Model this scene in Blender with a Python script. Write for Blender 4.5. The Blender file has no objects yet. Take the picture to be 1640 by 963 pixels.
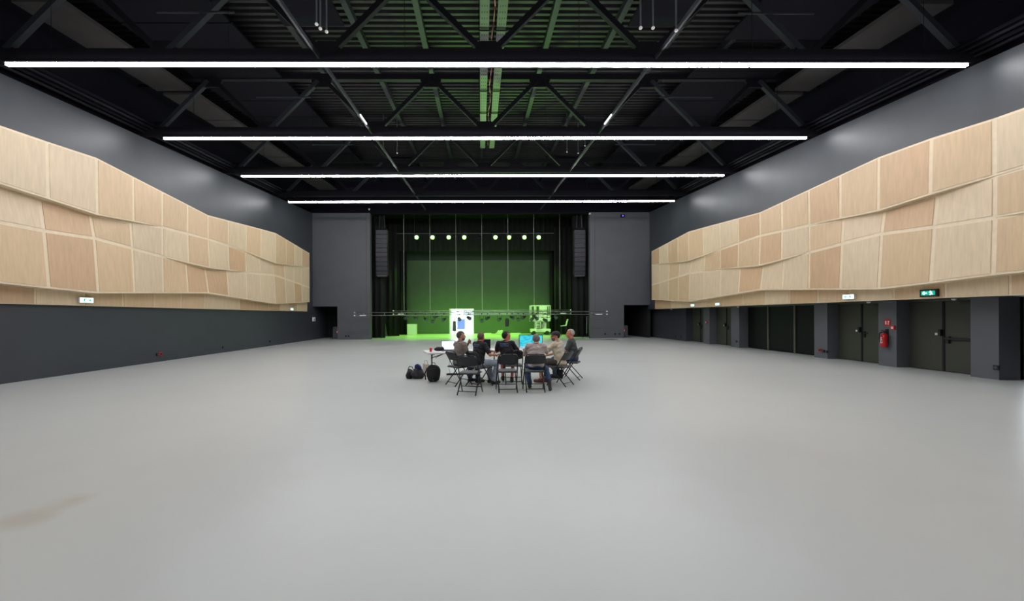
import bpy, math, random
from mathutils import Vector, Matrix, noise
from mathutils.bvhtree import BVHTree
random.seed(7)
C = bpy.context.scene.collection
S = bpy.context.scene
V = Vector

# ------------------------------------------------------------------ camera
F = 650.0; W, H = 1640.0, 963.0
ROLL, YAW = 0.0050, -0.0095
RM = Matrix.Rotation(ROLL, 3, 'Y') @ Matrix.Rotation(YAW, 3, 'Z') @ Matrix.Rotation(math.pi/2, 3, 'X')
EYE = V((0, 0, 1.6))
_v = RM.transposed() @ V((0, 1, 0))
CX = 770 - F*_v.x/-_v.z
CY = 506 + F*_v.y/-_v.z
cam = bpy.data.cameras.new('camera'); camo = bpy.data.objects.new('camera', cam); C.objects.link(camo)
cam.sensor_width = 36; cam.sensor_fit = 'HORIZONTAL'; cam.lens = F/W*36
cam.shift_x = (W/2-CX)/W; cam.shift_y = (CY-H/2)/W
cam.clip_start = .05; cam.clip_end = 200
camo.matrix_world = Matrix.Translation(EYE) @ RM.to_4x4()
S.camera = camo

# ------------------------------------------------------------------ world, exposure
w = bpy.data.worlds.new('world'); S.world = w; w.use_nodes = True
bg = w.node_tree.nodes['Background']; bg.inputs[0].default_value = (.80, .90, 1, 1); bg.inputs[1].default_value = 5.0
S.view_settings.view_transform = 'Standard'; S.view_settings.look = 'None'
S.view_settings.exposure = 0.0; S.view_settings.gamma = 1; S.view_settings.use_curve_mapping = False
LAMP_E = 66.0          # radiance of the linear ceiling lamps
GREEN_W = 1500.0        # watts of each green stage lamp
ROOF_W = 4200.0       # watts of each added spot imitating green floor bounce on the roof

def at(px, py, X=None, Y=None, Z=None):
    d = RM @ V(((px-CX)/F, -(py-CY)/F, -1))
    t = (X-EYE.x)/d.x if X is not None else (Y-EYE.y)/d.y if Y is not None else (Z-EYE.z)/d.z
    return EYE + d*t

# ------------------------------------------------------------------ materials
def srgb(r, g, b):
    f = lambda c: (c/255/12.92) if c/255 <= .04045 else ((c/255+.055)/1.055)**2.4
    return (f(r), f(g), f(b), 1)
def mat(name, col, rough=.6, metal=0, var=.06, scale=6, bump=0, emit=0, rnd=0, coat=0, stretch=None, spec=.5):
    m = bpy.data.materials.new(name); m.use_nodes = True
    nt = m.node_tree; N = nt.nodes; L = nt.links; b = N['Principled BSDF']
    b.inputs['Roughness'].default_value = rough; b.inputs['Metallic'].default_value = metal
    b.inputs['Specular IOR Level'].default_value = spec
    if coat: b.inputs['Coat Weight'].default_value = coat
    tc = N.new('ShaderNodeTexCoord'); nz = N.new('ShaderNodeTexNoise'); nz.inputs['Scale'].default_value = scale
    nz.inputs['Detail'].default_value = 4
    src = tc.outputs['Object']
    if stretch:
        mp = N.new('ShaderNodeMapping'); mp.inputs['Scale'].default_value = stretch; L.new(src, mp.inputs[0]); src = mp.outputs[0]
    L.new(src, nz.inputs['Vector'])
    mr = N.new('ShaderNodeMapRange'); mr.inputs['From Min'].default_value = .3; mr.inputs['From Max'].default_value = .7
    mr.inputs['To Min'].default_value = 1-var; mr.inputs['To Max'].default_value = 1+var
    L.new(nz.outputs['Fac'], mr.inputs['Value'])
    fac = mr.outputs[0]
    if rnd:
        oi = N.new('ShaderNodeObjectInfo'); m2 = N.new('ShaderNodeMapRange')
        m2.inputs['To Min'].default_value = 1-rnd; m2.inputs['To Max'].default_value = 1+rnd*.6
        L.new(oi.outputs['Random'], m2.inputs['Value'])
        mu = N.new('ShaderNodeMath'); mu.operation = 'MULTIPLY'; L.new(fac, mu.inputs[0]); L.new(m2.outputs[0], mu.inputs[1]); fac = mu.outputs[0]
    vm = N.new('ShaderNodeVectorMath'); vm.operation = 'SCALE'; vm.inputs[0].default_value = col[:3]
    L.new(fac, vm.inputs['Scale']); L.new(vm.outputs[0], b.inputs['Base Color'])
    if bump:
        bp = N.new('ShaderNodeBump'); bp.inputs['Strength'].default_value = bump; bp.inputs['Distance'].default_value = .01
        L.new(nz.outputs['Fac'], bp.inputs['Height']); L.new(bp.outputs[0], b.inputs['Normal'])
    if emit:
        b.inputs['Emission Color'].default_value = col; b.inputs['Emission Strength'].default_value = emit
    return m

M = {}
M['wall'] = mat('dark_grey_paint', srgb(60, 64, 70), .45, var=.06, scale=1.5, bump=.02)
M['pier'] = mat('dark_grey_pier_paint', srgb(94, 97, 103), .55, var=.05, scale=1.5)
M['wall_back'] = mat('dark_grey_paint_back', srgb(80, 82, 88), .7, var=.05, scale=1.2)
M['black'] = mat('matt_black', srgb(20, 21, 24), .85, var=.1)
M['edge'] = mat('grey_edge_panel', srgb(58, 56, 57), .8, var=.1, scale=2, spec=.2)
M['absorber'] = mat('black_absorber', srgb(15, 15, 23), .95, spec=.1, var=.08)
M['deck'] = mat('dark_steel_deck', srgb(34, 32, 37), .7, spec=.2, metal=0, var=.12, scale=3)
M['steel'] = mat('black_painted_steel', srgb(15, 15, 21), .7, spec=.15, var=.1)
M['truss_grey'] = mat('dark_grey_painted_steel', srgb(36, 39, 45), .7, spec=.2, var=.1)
M['steel_grey'] = mat('grey_painted_steel', srgb(72, 76, 84), .5, var=.1)
M['galv'] = mat('galvanised_tray', srgb(58, 60, 60), .7, metal=.0, var=.1)
M['alu'] = mat('aluminium_tube', srgb(170, 172, 175), .35, metal=.8, var=.05)
M['red'] = mat('red_paint', srgb(200, 25, 30), .35, var=.05)
M['red_dark'] = mat('dull_red_conduit', srgb(110, 30, 34), .6, var=.05)
M['white'] = mat('white_plastic', srgb(225, 225, 222), .45, var=.03)
M['batten'] = mat('pale_wood_batten', srgb(232, 213, 184), .55, var=.05, scale=8)
M['door'] = mat('olive_door_paint', srgb(62, 64, 54), .5, var=.04, scale=2)
M['glass_dark'] = mat('dark_glass', srgb(18, 22, 21), .45, spec=.2, var=.02)
M['frame_olive'] = mat('olive_frame', srgb(98, 100, 84), .5, var=.04)
M['rubber'] = mat('black_rubber', srgb(22, 22, 24), .6, var=.08)
M['chair_metal'] = mat('black_chair_tube', srgb(26, 26, 30), .4, var=.05)
M['chair_seat'] = mat('grey_vinyl_seat', srgb(92, 94, 98), .38, var=.08, scale=12)
M['chair_back'] = mat('black_vinyl_back', srgb(27, 28, 34), .45, var=.08, scale=12)
M['table'] = mat('white_blow_moulded_top', srgb(232, 232, 230), .4, var=.03)
M['table_leg'] = mat('grey_powder_coat', srgb(52, 55, 58), .45, var=.05)
M['bag'] = mat('black_nylon', srgb(26, 26, 29), .75, var=.2, scale=20, bump=.3)
M['bag_grey'] = mat('grey_nylon', srgb(52, 52, 56), .75, var=.25, scale=14, bump=.4)
M['tote'] = mat('beige_canvas', srgb(196, 184, 172), .85, var=.12, scale=14, bump=.3)
M['blue'] = mat('navy_cloth', srgb(30, 36, 96), .8, var=.15, scale=14)
M['curtain'] = mat('black_stage_curtain', srgb(17, 18, 20), .95, var=.15, scale=5)
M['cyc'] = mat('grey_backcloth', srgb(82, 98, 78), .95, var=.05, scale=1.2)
M['cyc_top'] = mat('backcloth_cutoff_shade', srgb(48, 54, 50), .95, var=.05, scale=1.2)
M['stagebox'] = mat('pale_plinth', srgb(200, 204, 200), .6, var=.04)
M['machine'] = mat('white_machine_paint', srgb(222, 224, 220), .45, var=.05)
M['speaker'] = mat('black_speaker', srgb(34, 35, 42), .55, var=.1, scale=12)
M['lens'] = mat('lens_glass', srgb(70, 80, 96), .1, var=.05)
M['screen_white'] = mat('lit_white_screen', srgb(222, 232, 250), .4, var=.02, emit=.85)
M['screen_dark'] = mat('dark_screen', srgb(22, 28, 44), .25, var=.05)
M['lamp'] = mat('linear_lamp_diffuser', (.975, .975, 1, 1), .5, var=0, emit=LAMP_E)
M['green_lens'] = mat('green_lamp_lens', (.82, 1, .55, 1), .5, var=0, emit=14)
M['green_fringe'] = mat('green_lamp_fringe_glow', (.16, .8, .03, 1), .5, var=0, emit=1.1)
M['exit_lit'] = mat('lit_exit_panel', (.72, 1, .93, 1), .5, var=0, emit=1.6)
M['exit_green'] = mat('lit_exit_green', (.0, .42, .28, 1), .5, var=0, emit=.7)
M['spot_white'] = mat('lit_tube', (1, 1, 1, 1), .5, var=0, emit=2.0)
M['violet'] = mat('violet_indicator', (.12, .08, .8, 1), .5, var=0, emit=1.2)
M['outdoor'] = mat('outdoor_concrete', srgb(205, 205, 200), .8, var=.05)
M['outdoor_wall'] = mat('outdoor_white_render', srgb(240, 240, 238), .8, var=.03)
M['outdoor_blue'] = mat('blue_container', srgb(125, 155, 220), .5, var=.04)
M['skin'] = mat('skin', srgb(205, 148, 124), .5, var=.06, scale=14)
M['skin_red'] = mat('skin_sunburnt', srgb(212, 132, 108), .5, var=.07, scale=14)
M['eye'] = mat('eye_dark', srgb(40, 30, 28), .2, var=.02)
M['lip'] = mat('lips', srgb(165, 95, 88), .5, var=.03)

def wood_mat(name, col, rnd):
    m = mat(name, col, .5, var=.06, scale=2.6, rnd=rnd, stretch=(4, 5, .8))
    nt = m.node_tree; N = nt.nodes; L = nt.links
    tc = N.new('ShaderNodeTexCoord'); mp = N.new('ShaderNodeMapping'); mp.inputs['Scale'].default_value = (10, 26, .9)
    wv = N.new('ShaderNodeTexNoise'); wv.inputs['Scale'].default_value = 2; wv.inputs['Detail'].default_value = 5
    wv.inputs['Distortion'].default_value = .6
    L.new(tc.outputs['Object'], mp.inputs[0]); L.new(mp.outputs[0], wv.inputs['Vector'])
    r = N.new('ShaderNodeMapRange'); r.inputs['From Min'].default_value = .3; r.inputs['From Max'].default_value = .7
    r.inputs['To Min'].default_value = .94; r.inputs['To Max'].default_value = 1.04; L.new(wv.outputs['Fac'], r.inputs['Value'])
    b = N['Principled BSDF']; old = b.inputs['Base Color'].links[0].from_socket
    vm = N.new('ShaderNodeVectorMath'); vm.operation = 'SCALE'; L.new(old, vm.inputs[0]); L.new(r.outputs[0], vm.inputs['Scale'])
    L.new(vm.outputs[0], b.inputs['Base Color'])
    return m
M['wood_a'] = wood_mat('plywood_honey', srgb(214, 185, 149), .05)
M['wood_b'] = wood_mat('plywood_pale', srgb(220, 198, 166), .04)
M['wood_c'] = wood_mat('plywood_warm', srgb(207, 173, 137), .05)

def floor_mat():
    m = mat('light_grey_resin_floor', srgb(193, 196, 194), .34, spec=.25, var=.035, scale=.35)
    nt = m.node_tree; N = nt.nodes; L = nt.links; b = N['Principled BSDF']
    tc = N.new('ShaderNodeTexCoord')
    n2 = N.new('ShaderNodeTexNoise'); n2.inputs['Scale'].default_value = 1.6; n2.inputs['Detail'].default_value = 8; n2.inputs['Roughness'].default_value = .65
    L.new(tc.outputs['Object'], n2.inputs['Vector'])
    r = N.new('ShaderNodeMapRange'); r.inputs['From Min'].default_value = .3; r.inputs['From Max'].default_value = .7
    r.inputs['To Min'].default_value = .985; r.inputs['To Max'].default_value = 1.012; L.new(n2.outputs['Fac'], r.inputs['Value'])
    old = b.inputs['Base Color'].links[0].from_socket
    vm = N.new('ShaderNodeVectorMath'); vm.operation = 'SCALE'; L.new(old, vm.inputs[0]); L.new(r.outputs[0], vm.inputs['Scale'])
    # warm dusty patches and a few worn brown marks
    n3 = N.new('ShaderNodeTexNoise'); n3.inputs['Scale'].default_value = .9; n3.inputs['Detail'].default_value = 6
    L.new(tc.outputs['Object'], n3.inputs['Vector'])
    cr = N.new('ShaderNodeMapRange'); cr.inputs['From Min'].default_value = .52; cr.inputs['From Max'].default_value = .8; cr.inputs['To Max'].default_value = .35
    L.new(n3.outputs['Fac'], cr.inputs['Value'])
    mx = N.new('ShaderNodeMix'); mx.data_type = 'RGBA'; mx.blend_type = 'MULTIPLY'
    L.new(cr.outputs[0], mx.inputs['Factor']); L.new(vm.outputs[0], mx.inputs['A']); mx.inputs['B'].default_value = (.96, .92, .86, 1)
    last = mx.outputs['Result']
    for (px, py, rad) in ((120, 801, .10), (40, 832, .16)):
        p = at(px, py, Z=0)
        vs = N.new('ShaderNodeVectorMath'); vs.operation = 'DISTANCE'; vs.inputs[1].default_value = p
        L.new(tc.outputs['Object'], vs.inputs[0])
        a = N.new('ShaderNodeMath'); a.operation = 'MULTIPLY_ADD'; a.inputs[1].default_value = .25; L.new(n2.outputs['Fac'], a.inputs[0]); L.new(vs.outputs['Value'], a.inputs[2])
        q = N.new('ShaderNodeMapRange'); q.inputs['From Min'].default_value = rad+.05; q.inputs['From Max'].default_value = rad+.22
        q.inputs['To Min'].default_value = .4; q.inputs['To Max'].default_value = 0; L.new(a.outputs[0], q.inputs['Value'])
        x = N.new('ShaderNodeMix'); x.data_type = 'RGBA'; x.blend_type = 'MULTIPLY'; L.new(q.outputs[0], x.inputs['Factor'])
        L.new(last, x.inputs['A']); x.inputs['B'].default_value = (.7, .55, .38, 1); last = x.outputs['Result']
    L.new(last, b.inputs['Base Color'])
    rr = N.new('ShaderNodeMapRange'); rr.inputs['To Min'].default_value = .27; rr.inputs['To Max'].default_value = .31
    L.new(n2.outputs['Fac'], rr.inputs['Value']); L.new(rr.outputs[0], b.inputs['Roughness'])
    return m
M['floor'] = floor_mat()

# ------------------------------------------------------------------ mesh helpers
class MB:
    def __init__(s): s.v = []; s.f = []
    def hexa(s, p):                     # p: 8 points, bottom ring 0-3, top ring 4-7
        n = len(s.v); s.v += [tuple(q) for q in p]
        s.f += [(n, n+3, n+2, n+1), (n+4, n+5, n+6, n+7)] + [(n+i, n+(i+1) % 4, n+4+(i+1) % 4, n+4+i) for i in range(4)]
        return s
    def box(s, x0, x1, y0, y1, z0, z1):
        return s.hexa([(x0, y0, z0), (x1, y0, z0), (x1, y1, z0), (x0, y1, z0), (x0, y0, z1), (x1, y0, z1), (x1, y1, z1), (x0, y1, z1)])
    def cbox(s, c, d, rz=0, rx=0, ry=0):
        R = Matrix.Rotation(rz, 3, 'Z') @ Matrix.Rotation(rx, 3, 'X') @ Matrix.Rotation(ry, 3, 'Y'); c = V(c)
        a, b, h = d[0]/2, d[1]/2, d[2]/2
        return s.hexa([c + R @ V(q) for q in ((-a, -b, -h), (a, -b, -h), (a, b, -h), (-a, b, -h), (-a, -b, h), (a, -b, h), (a, b, h), (-a, b, h))])
    def beam(s, a, b, wd, ht, up=(0, 0, 1)):
        a, b = V(a), V(b); d = (b-a).normalized(); x = d.cross(V(up))
        if x.length < 1e-4: x = d.cross(V((1, 0, 0)))
        x.normalize(); z = x.cross(d); x *= wd/2; z *= ht/2
        return s.hexa([a-x-z, a+x-z, b+x-z, b-x-z, a-x+z, a+x+z, b+x+z, b-x+z])
    def tube(s, a, b, r, r2=None, n=8):
        a, b = V(a), V(b); r2 = r if r2 is None else r2
        d = (b-a).normalized(); x = d.cross(V((0, 0, 1)))
        if x.length < 1e-3: x = d.cross(V((1, 0, 0)))
        x.normalize(); y = d.cross(x); k = len(s.v)
        for c, rr in ((a, r), (b, r2)):
            for i in range(n):
                t = 2*math.pi*i/n; s.v.append(tuple(c + x*math.cos(t)*rr + y*math.sin(t)*rr))
        s.f += [(k+i, k+(i+1) % n, k+n+(i+1) % n, k+n+i) for i in range(n)]
        s.f += [tuple(k+n-1-i for i in range(n)), tuple(k+n+i for i in range(n))]
        return s
    def path(s, pts, r, n=6):
        for a, b in zip(pts[:-1], pts[1:]): s.tube(a, b, r, n=n)
        return s
    def ell(s, c, r, R=None, nu=14, nv=9):
        c = V(c); k = len(s.v); R = R or Matrix.Identity(3)
        s.v.append(tuple(c + R @ V((0, 0, r[2]))))
        for j in range(1, nv):
            ph = math.pi*j/nv
            for i in range(nu):
                t = 2*math.pi*i/nu
                s.v.append(tuple(c + R @ V((r[0]*math.sin(ph)*math.cos(t), r[1]*math.sin(ph)*math.sin(t), r[2]*math.cos(ph)))))
        s.v.append(tuple(c + R @ V((0, 0, -r[2])))); e = len(s.v)-1
        for i in range(nu):
            s.f.append((k, k+1+i, k+1+(i+1) % nu)); q = k+1+(nv-2)*nu; s.f.append((e, q+(i+1) % nu, q+i))
        for j in range(nv-2):
            for i in range(nu):
                a = k+1+j*nu; s.f.append((a+i, a+nu+i, a+nu+(i+1) % nu, a+(i+1) % nu))
        return s
    def cap(s, a, b, ra, rb):           # tapered capsule
        s.tube(a, b, ra, rb, n=12); s.ell(a, (ra,)*3, nu=12, nv=8); s.ell(b, (rb,)*3, nu=12, nv=8); return s
    def lathe(s, c, prof, n=16):
        k = len(s.v); c = V(c)
        for r, z in prof:
            for i in range(n):
                t = 2*math.pi*i/n; s.v.append((c.x+r*math.cos(t), c.y+r*math.sin(t), c.z+z))
        for j in range(len(prof)-1):
            for i in range(n): s.f.append((k+j*n+i, k+j*n+(i+1) % n, k+(j+1)*n+(i+1) % n, k+(j+1)*n+i))
        s.f += [tuple(k+n-1-i for i in range(n)), tuple(k+(len(prof)-1)*n+i for i in range(n))]
        return s

def obj(name, mb, m, parent=None, smooth=False, bevel=0, local=False):
    me = bpy.data.meshes.new(name)
    vs = mb.v
    if parent is not None and not local:
        inv = world_of(parent).inverted(); vs = [tuple(inv @ V(p)) for p in vs]
    me.from_pydata(vs, [], mb.f); me.update()
    me.materials.append(m)
    if smooth: me.polygons.foreach_set('use_smooth', [True]*len(me.polygons))
    o = bpy.data.objects.new(name, me); C.objects.link(o); o.parent = parent
    if bevel:
        b = o.modifiers.new('bevel', 'BEVEL'); b.width = bevel; b.segments = 2; b.limit_method = 'ANGLE'
    return o
def world_of(o):
    m = o.matrix_basis.copy()
    while o.parent: o = o.parent; m = o.matrix_basis @ m
    return m
def tag(o, label, cat, group=None):
    o['label'] = label; o['category'] = cat
    if group: o['group'] = group
    return o
def thing(name, label, cat, loc=(0, 0, 0), rz=0, group=None):
    o = bpy.data.objects.new(name, None); C.objects.link(o); o.empty_display_size = .1
    o.location = loc; o.rotation_euler = (0, 0, rz)
    return tag(o, label, cat, group)
def struct(name, mb, m, **k):
    o = obj(name, mb, m, **k); o['kind'] = 'structure'; return o
def dup(root, loc, rz, label, group=None):
    r = root.copy(); C.objects.link(r); r.location = loc; r.rotation_euler = (0, 0, rz); r['label'] = label
    if group: r['group'] = group
    for ch in list(root.children):
        c = ch.copy(); C.objects.link(c); c.parent = r
        for g in list(ch.children):
            d = g.copy(); C.objects.link(d); d.parent = c
    return r
def lerp(tab, x):
    if x <= tab[0][0]: return tab[0][1]
    for (a, va), (b, vb) in zip(tab[:-1], tab[1:]):
        if x <= b: return va + (vb-va)*(x-a)/(b-a)
    return tab[-1][1]

# ------------------------------------------------------------------ the setting
XL, XR, XP, XD = -11.63, 11.8, 12.4, 12.8       # left wall, upper right wall, right piers, right doors
YB, Y0 = 28.2, -8.0                              # stage wall, rear of the hall
SL = .067
wt = lambda y: 6.88 + SL*y                       # top of the side walls
dk = lambda y: 9.4 + SL*y                        # roof deck
DH = 1.99                                        # head height of the doors on the right

struct('floor', MB().box(-14, 14, Y0-.4, 37.2, -.2, 0), M['floor'])
struct('wall_left', MB().hexa([(XL-.4, Y0, 0), (XL, Y0, 0), (XL, 31, 0), (XL-.4, 31, 0), (XL-.4, Y0, wt(Y0)), (XL, Y0, wt(Y0)), (XL, 31, wt(31)), (XL-.4, 31, wt(31))]), M['wall'])
b = MB()
b.hexa([(XR, Y0, DH), (XR+1.3, Y0, DH), (XR+1.3, YB+.4, DH), (XR, YB+.4, DH), (XR, Y0, wt(Y0)), (XR+1.3, Y0, wt(Y0)), (XR+1.3, YB+.4, wt(YB+.4)), (XR, YB+.4, wt(YB+.4))])
b.box(XP, XP+.7, 24.4, 33, 0, DH+.35)
b.box(XP, XP+.7, Y0, 7.3, 0, DH)
wall_right = struct('wall_right', b, M['wall'])
for y0, y1 in ((22.5, 21.9), (20.0, 19.37), (14.98, 14.41), (12.54, 11.99), (10.16, 9.60)):
    obj('pier', MB().box(XP, XP+.7, y1, y0, 0, DH), M['pier'], wall_right)
struct('wall_rear', MB().box(-12.1, 13.1, Y0-.4, Y0, 0, 9), M['wall'])
# stage wall with the two low doorways and the wide stage opening
b = MB()
b.box(-9.93, -7.65, YB, YB+.4, 0, wt(YB)); b.box(-12.1, -9.93, YB, YB+.4, 2.3, wt(YB))
b.box(7.62, 9.98, YB, YB+.4, 0, wt(YB)); b.box(9.98, 13.1, YB, YB+.4, 2.3, wt(YB))
struct('wall_back', b, M['wall_back'])
# niches behind the doorways
b = MB()
b.box(-12.1, -9.0, 31, 31.2, 0, 2.6); b.box(-9.93+.0, -9.7, YB+.4, 31, 0, 2.6); b.box(-12.1, -9.7, YB+.4, 31, 2.5, 2.6)
b.box(9.0, 13.1, 33, 33.2, 0, 2.6); b.box(9.75, 9.98, YB+.4, 33, 0, 2.6); b.box(9.75, 13.1, YB+.4, 33, 2.5, 2.6)
struct('wall_niche', b, M['black'])
# dark upstand between wall head and roof deck
for n, x0, x1 in ((1, XL-.45, XL-.3), (2, XR+.3, XR+.45)):
    struct('trim_%d' % n, MB().hexa([(x0, Y0, wt(Y0)-.05), (x1, Y0, wt(Y0)-.05), (x1, YB+.4, wt(YB)-.05), (x0, YB+.4, wt(YB)-.05), (x0, Y0, dk(Y0)+.2), (x1, Y0, dk(Y0)+.2), (x1, YB+.4, dk(YB)+.2), (x0, YB+.4, dk(YB)+.2)]), M['absorber'])
struct('trim_3', MB().box(-12.1, 12.3, YB+.1, YB+.4, wt(YB)-.02, dk(YB)+.2), M['absorber'])
struct('trim_4', MB().box(-12.1, 12.3, Y0-.3, Y0, 6, dk(Y0)+.3), M['absorber'])
# roof deck: one folded sheet, ribs across the hall
b = MB(); y = Y0; pitch = .25
prof = []
while y < YB+.4:
    prof += [(y, 0), (y+.10, 0), (y+.14, .07), (y+.21, .07)]; y += pitch
for x0, x1 in ((-12.1, 12.4),):
    k = len(b.v)
    for (yy, dz) in prof: b.v += [(x0, yy, dk(yy)+dz), (x1, yy, dk(yy)+dz), (x0, yy, dk(yy)+.16), (x1, yy, dk(yy)+.16)]
    for i in range(len(prof)-1):
        a = k+i*4; c = a+4
        b.f += [(a, c, c+1, a+1), (a+2, a+3, c+3, c+2)]
ceiling = struct('ceiling', b, M['deck'])
CXC = .2                                          # centre line of the roof
for k in (-9.5, -7.6, -5.7, -3.8, -1.9, 1.9, 3.8, 5.7, 7.6, 9.5):
    x = CXC+k; pm = M['truss_grey']
    obj('purlin', MB().beam((x, Y0, dk(Y0)-.10), (x, YB, dk(YB)-.10), .16, .2), pm, ceiling)
obj('purlin', MB().beam((.1, 19.5, dk(19.5)-.10), (.1, YB, dk(YB)-.10), .12, .2), M['truss_grey'], ceiling)
TY = (-4.2, .4, 5.0, 9.6, 14.2, 18.8, 23.4)
for s in (-1, 1):
    for i in range(len(TY)):
        y0 = TY[i]+.12; y1 = (TY[i+1] if i+1 < len(TY) else YB)-.12
        cuts = [(y0, y1)]
        if s == 1 and abs(TY[i]-9.6) < .1: cuts = [(y0, 11.9), (12.95, y1)]          # a missing panel on the right
        for a, c in cuts:
            xa, xb = sorted((CXC+s*7.0, CXC+s*10.0))
            n = 3 if c-a > 3 else 1
            for q in range(n):
                ya = a+(c-a)*q/n+.02; yb = a+(c-a)*(q+1)/n-.02
                obj('absorber_panel', MB().hexa([(xa, ya, dk(ya)-.5), (xb, ya, dk(ya)-.5), (xb, yb, dk(yb)-.5), (xa, yb, dk(yb)-.5), (xa, ya, dk(ya)-.44), (xb, ya, dk(ya)-.44), (xb, yb, dk(yb)-.44), (xa, yb, dk(yb)-.44)]), M['absorber'], ceiling)
    xa, xb = sorted((CXC+s*11.35, CXC+s*12.1))
    for i in range(len(TY)-1):
        ya, yb = TY[i]+.1, TY[i+1]-.1
        obj('absorber_panel', MB().hexa([(xa, ya, dk(ya)-.7), (xb, ya, dk(ya)-.7), (xb, yb, dk(yb)-.7), (xa, yb, dk(yb)-.7), (xa, ya, dk(ya)-.64), (xb, ya, dk(ya)-.64), (xb, yb, dk(yb)-.64), (xa, yb, dk(yb)-.64)]), M['absorber'], ceiling)
    xa, xb = sorted((CXC+s*3.95, CXC+s*5.6))
    for ya, yb in ((7.6, 9.4), (9.9, 11.3), (23.6, 27.9)):
        obj('absorber_panel', MB().hexa([(xa, ya, dk(ya)-.5), (xb, ya, dk(ya)-.5), (xb, yb, dk(yb)-.5), (xa, yb, dk(yb)-.5), (xa, ya, dk(ya)-.44), (xb, ya, dk(ya)-.44), (xb, yb, dk(yb)-.44), (xa, yb, dk(yb)-.44)]), M['absorber'], ceiling)
    xa, xb = sorted((CXC+s*10.1, CXC+s*11.3))
    for i in range(len(TY)):
        ya = TY[i]+.1; ye = (TY[i+1] if i+1 < len(TY) else YB)-.1
        for q in range(2):
            y0, y1 = ya+(ye-ya)*q/2+.03, ya+(ye-ya)*(q+1)/2-.03
            obj('edge_panel', MB().hexa([(xa, y0, dk(y0)-.95), (xb, y0, dk(y0)-.95), (xb, y1, dk(y1)-.95), (xa, y1, dk(y1)-.95), (xa, y0, dk(y0)-.85), (xb, y0, dk(y0)-.85), (xb, y1, dk(y1)-.85), (xa, y1, dk(y1)-.85)]), M['edge'], ceiling)
    # cross pieces between purlins that catch the light
    for yy in (8.9, 13.1, 17.6):
        x0, x1 = sorted((CXC+s*3.9, CXC+s*5.7))
        obj('cross_rail', MB().beam((x0, yy, dk(yy)-.55), (x1, yy, dk(yy)-.55), .05, .1), M['truss_grey'], ceiling)
        x0, x1 = sorted((CXC+s*5.9, CXC+s*7.7))
        obj('cross_rail', MB().beam((x0, yy+.6, dk(yy)-1.3), (x1, yy+.6, dk(yy)-1.3), .04, .04), M['truss_grey'], ceiling)

# ------------------------------------------------------------------ roof trusses
tname = {5.0: 'above the camera in front of the nearest light line', 9.6: 'just behind the nearest light line', 14.2: 'just behind the second light line',
         18.8: 'just behind the third light line', 23.4: 'just behind the farthest light line'}
for ty in (5.0, 9.6, 14.2, 18.8, 23.4):
    zb = wt(ty)+.20; zt = dk(ty)-.42
    t = thing('roof_truss', 'dark steel roof truss ' + tname[ty], 'truss', (CXC, ty, zb-.15), 0, 'steel roof trusses')
    xe0, xe1 = XL-.3, XR+.3
    obj('bottom_chord', MB().box(xe0, xe1, ty-.09, ty+.09, zb-.14, zb+.14), M['steel'], t)
    obj('top_chord', MB().box(xe0, xe1, ty-.08, ty+.08, zt-.1, zt+.1), M['steel'], t)
    for k in range(-6, 7):
        x = CXC+1.9*k
        if not xe0 < x < xe1: continue
        bot = (k % 2 == 0)
        z = zb if bot else zt
        g = MB(); wd = .34
        if bot: g.hexa([(x-wd*1.1, ty-.03, z+.1), (x+wd*1.1, ty-.03, z+.1), (x+wd*1.1, ty+.03, z+.1), (x-wd*1.1, ty+.03, z+.1), (x-wd*.6, ty-.03, z+.36), (x+wd*.6, ty-.03, z+.36), (x+wd*.6, ty+.03, z+.36), (x-wd*.6, ty+.03, z+.36)])
        else: g.hexa([(x-wd*.7, ty-.03, z-.34), (x+wd*.7, ty-.03, z-.34), (x+wd*.7, ty+.03, z-.34), (x-wd*.7, ty+.03, z-.34), (x-wd*1.1, ty-.03, z-.08), (x+wd*1.1, ty-.03, z-.08), (x+wd*1.1, ty+.03, z-.08), (x-wd*1.1, ty+.03, z-.08)])
        obj('gusset_plate', g, M['steel'], t)
        if k < 6 and x+1.9 < xe1+.3:
            z2 = zt if bot else zb
            dirx = 1
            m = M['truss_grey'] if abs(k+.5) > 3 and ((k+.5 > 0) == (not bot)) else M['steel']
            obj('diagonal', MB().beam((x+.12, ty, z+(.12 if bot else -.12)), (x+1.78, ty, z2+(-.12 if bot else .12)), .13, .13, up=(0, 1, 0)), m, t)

# longitudinal rails under the trusses, with a short lit tube each
for s, lb in ((-1, 'left'), (1, 'right')):
    x = CXC-.0+s*3.95
    r = thing('ceiling_rail', 'long thin grey rail running to the stage under the trusses, %s of centre' % lb, 'rail', (x, Y0+1, wt(Y0)+.35), 0, 'longitudinal ceiling rails')
    obj('rail', MB().beam((x, Y0+1, wt(Y0+1)+.14), (x, YB-.3, wt(YB)+.14), .05, .09), M['truss_grey'], r)
    for yy in TY[1:]: obj('hanger', MB().box(x-.02, x+.02, yy-.02, yy+.02, wt(yy)+.16, wt(yy)+.24), M['steel'], r)
    obj('tube_light', MB().beam((x-.05*s, 12.6, wt(12.6)+.12), (x-.05*s, 13.3, wt(13.3)+.12), .03, .04), M['spot_white'], r)
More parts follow.
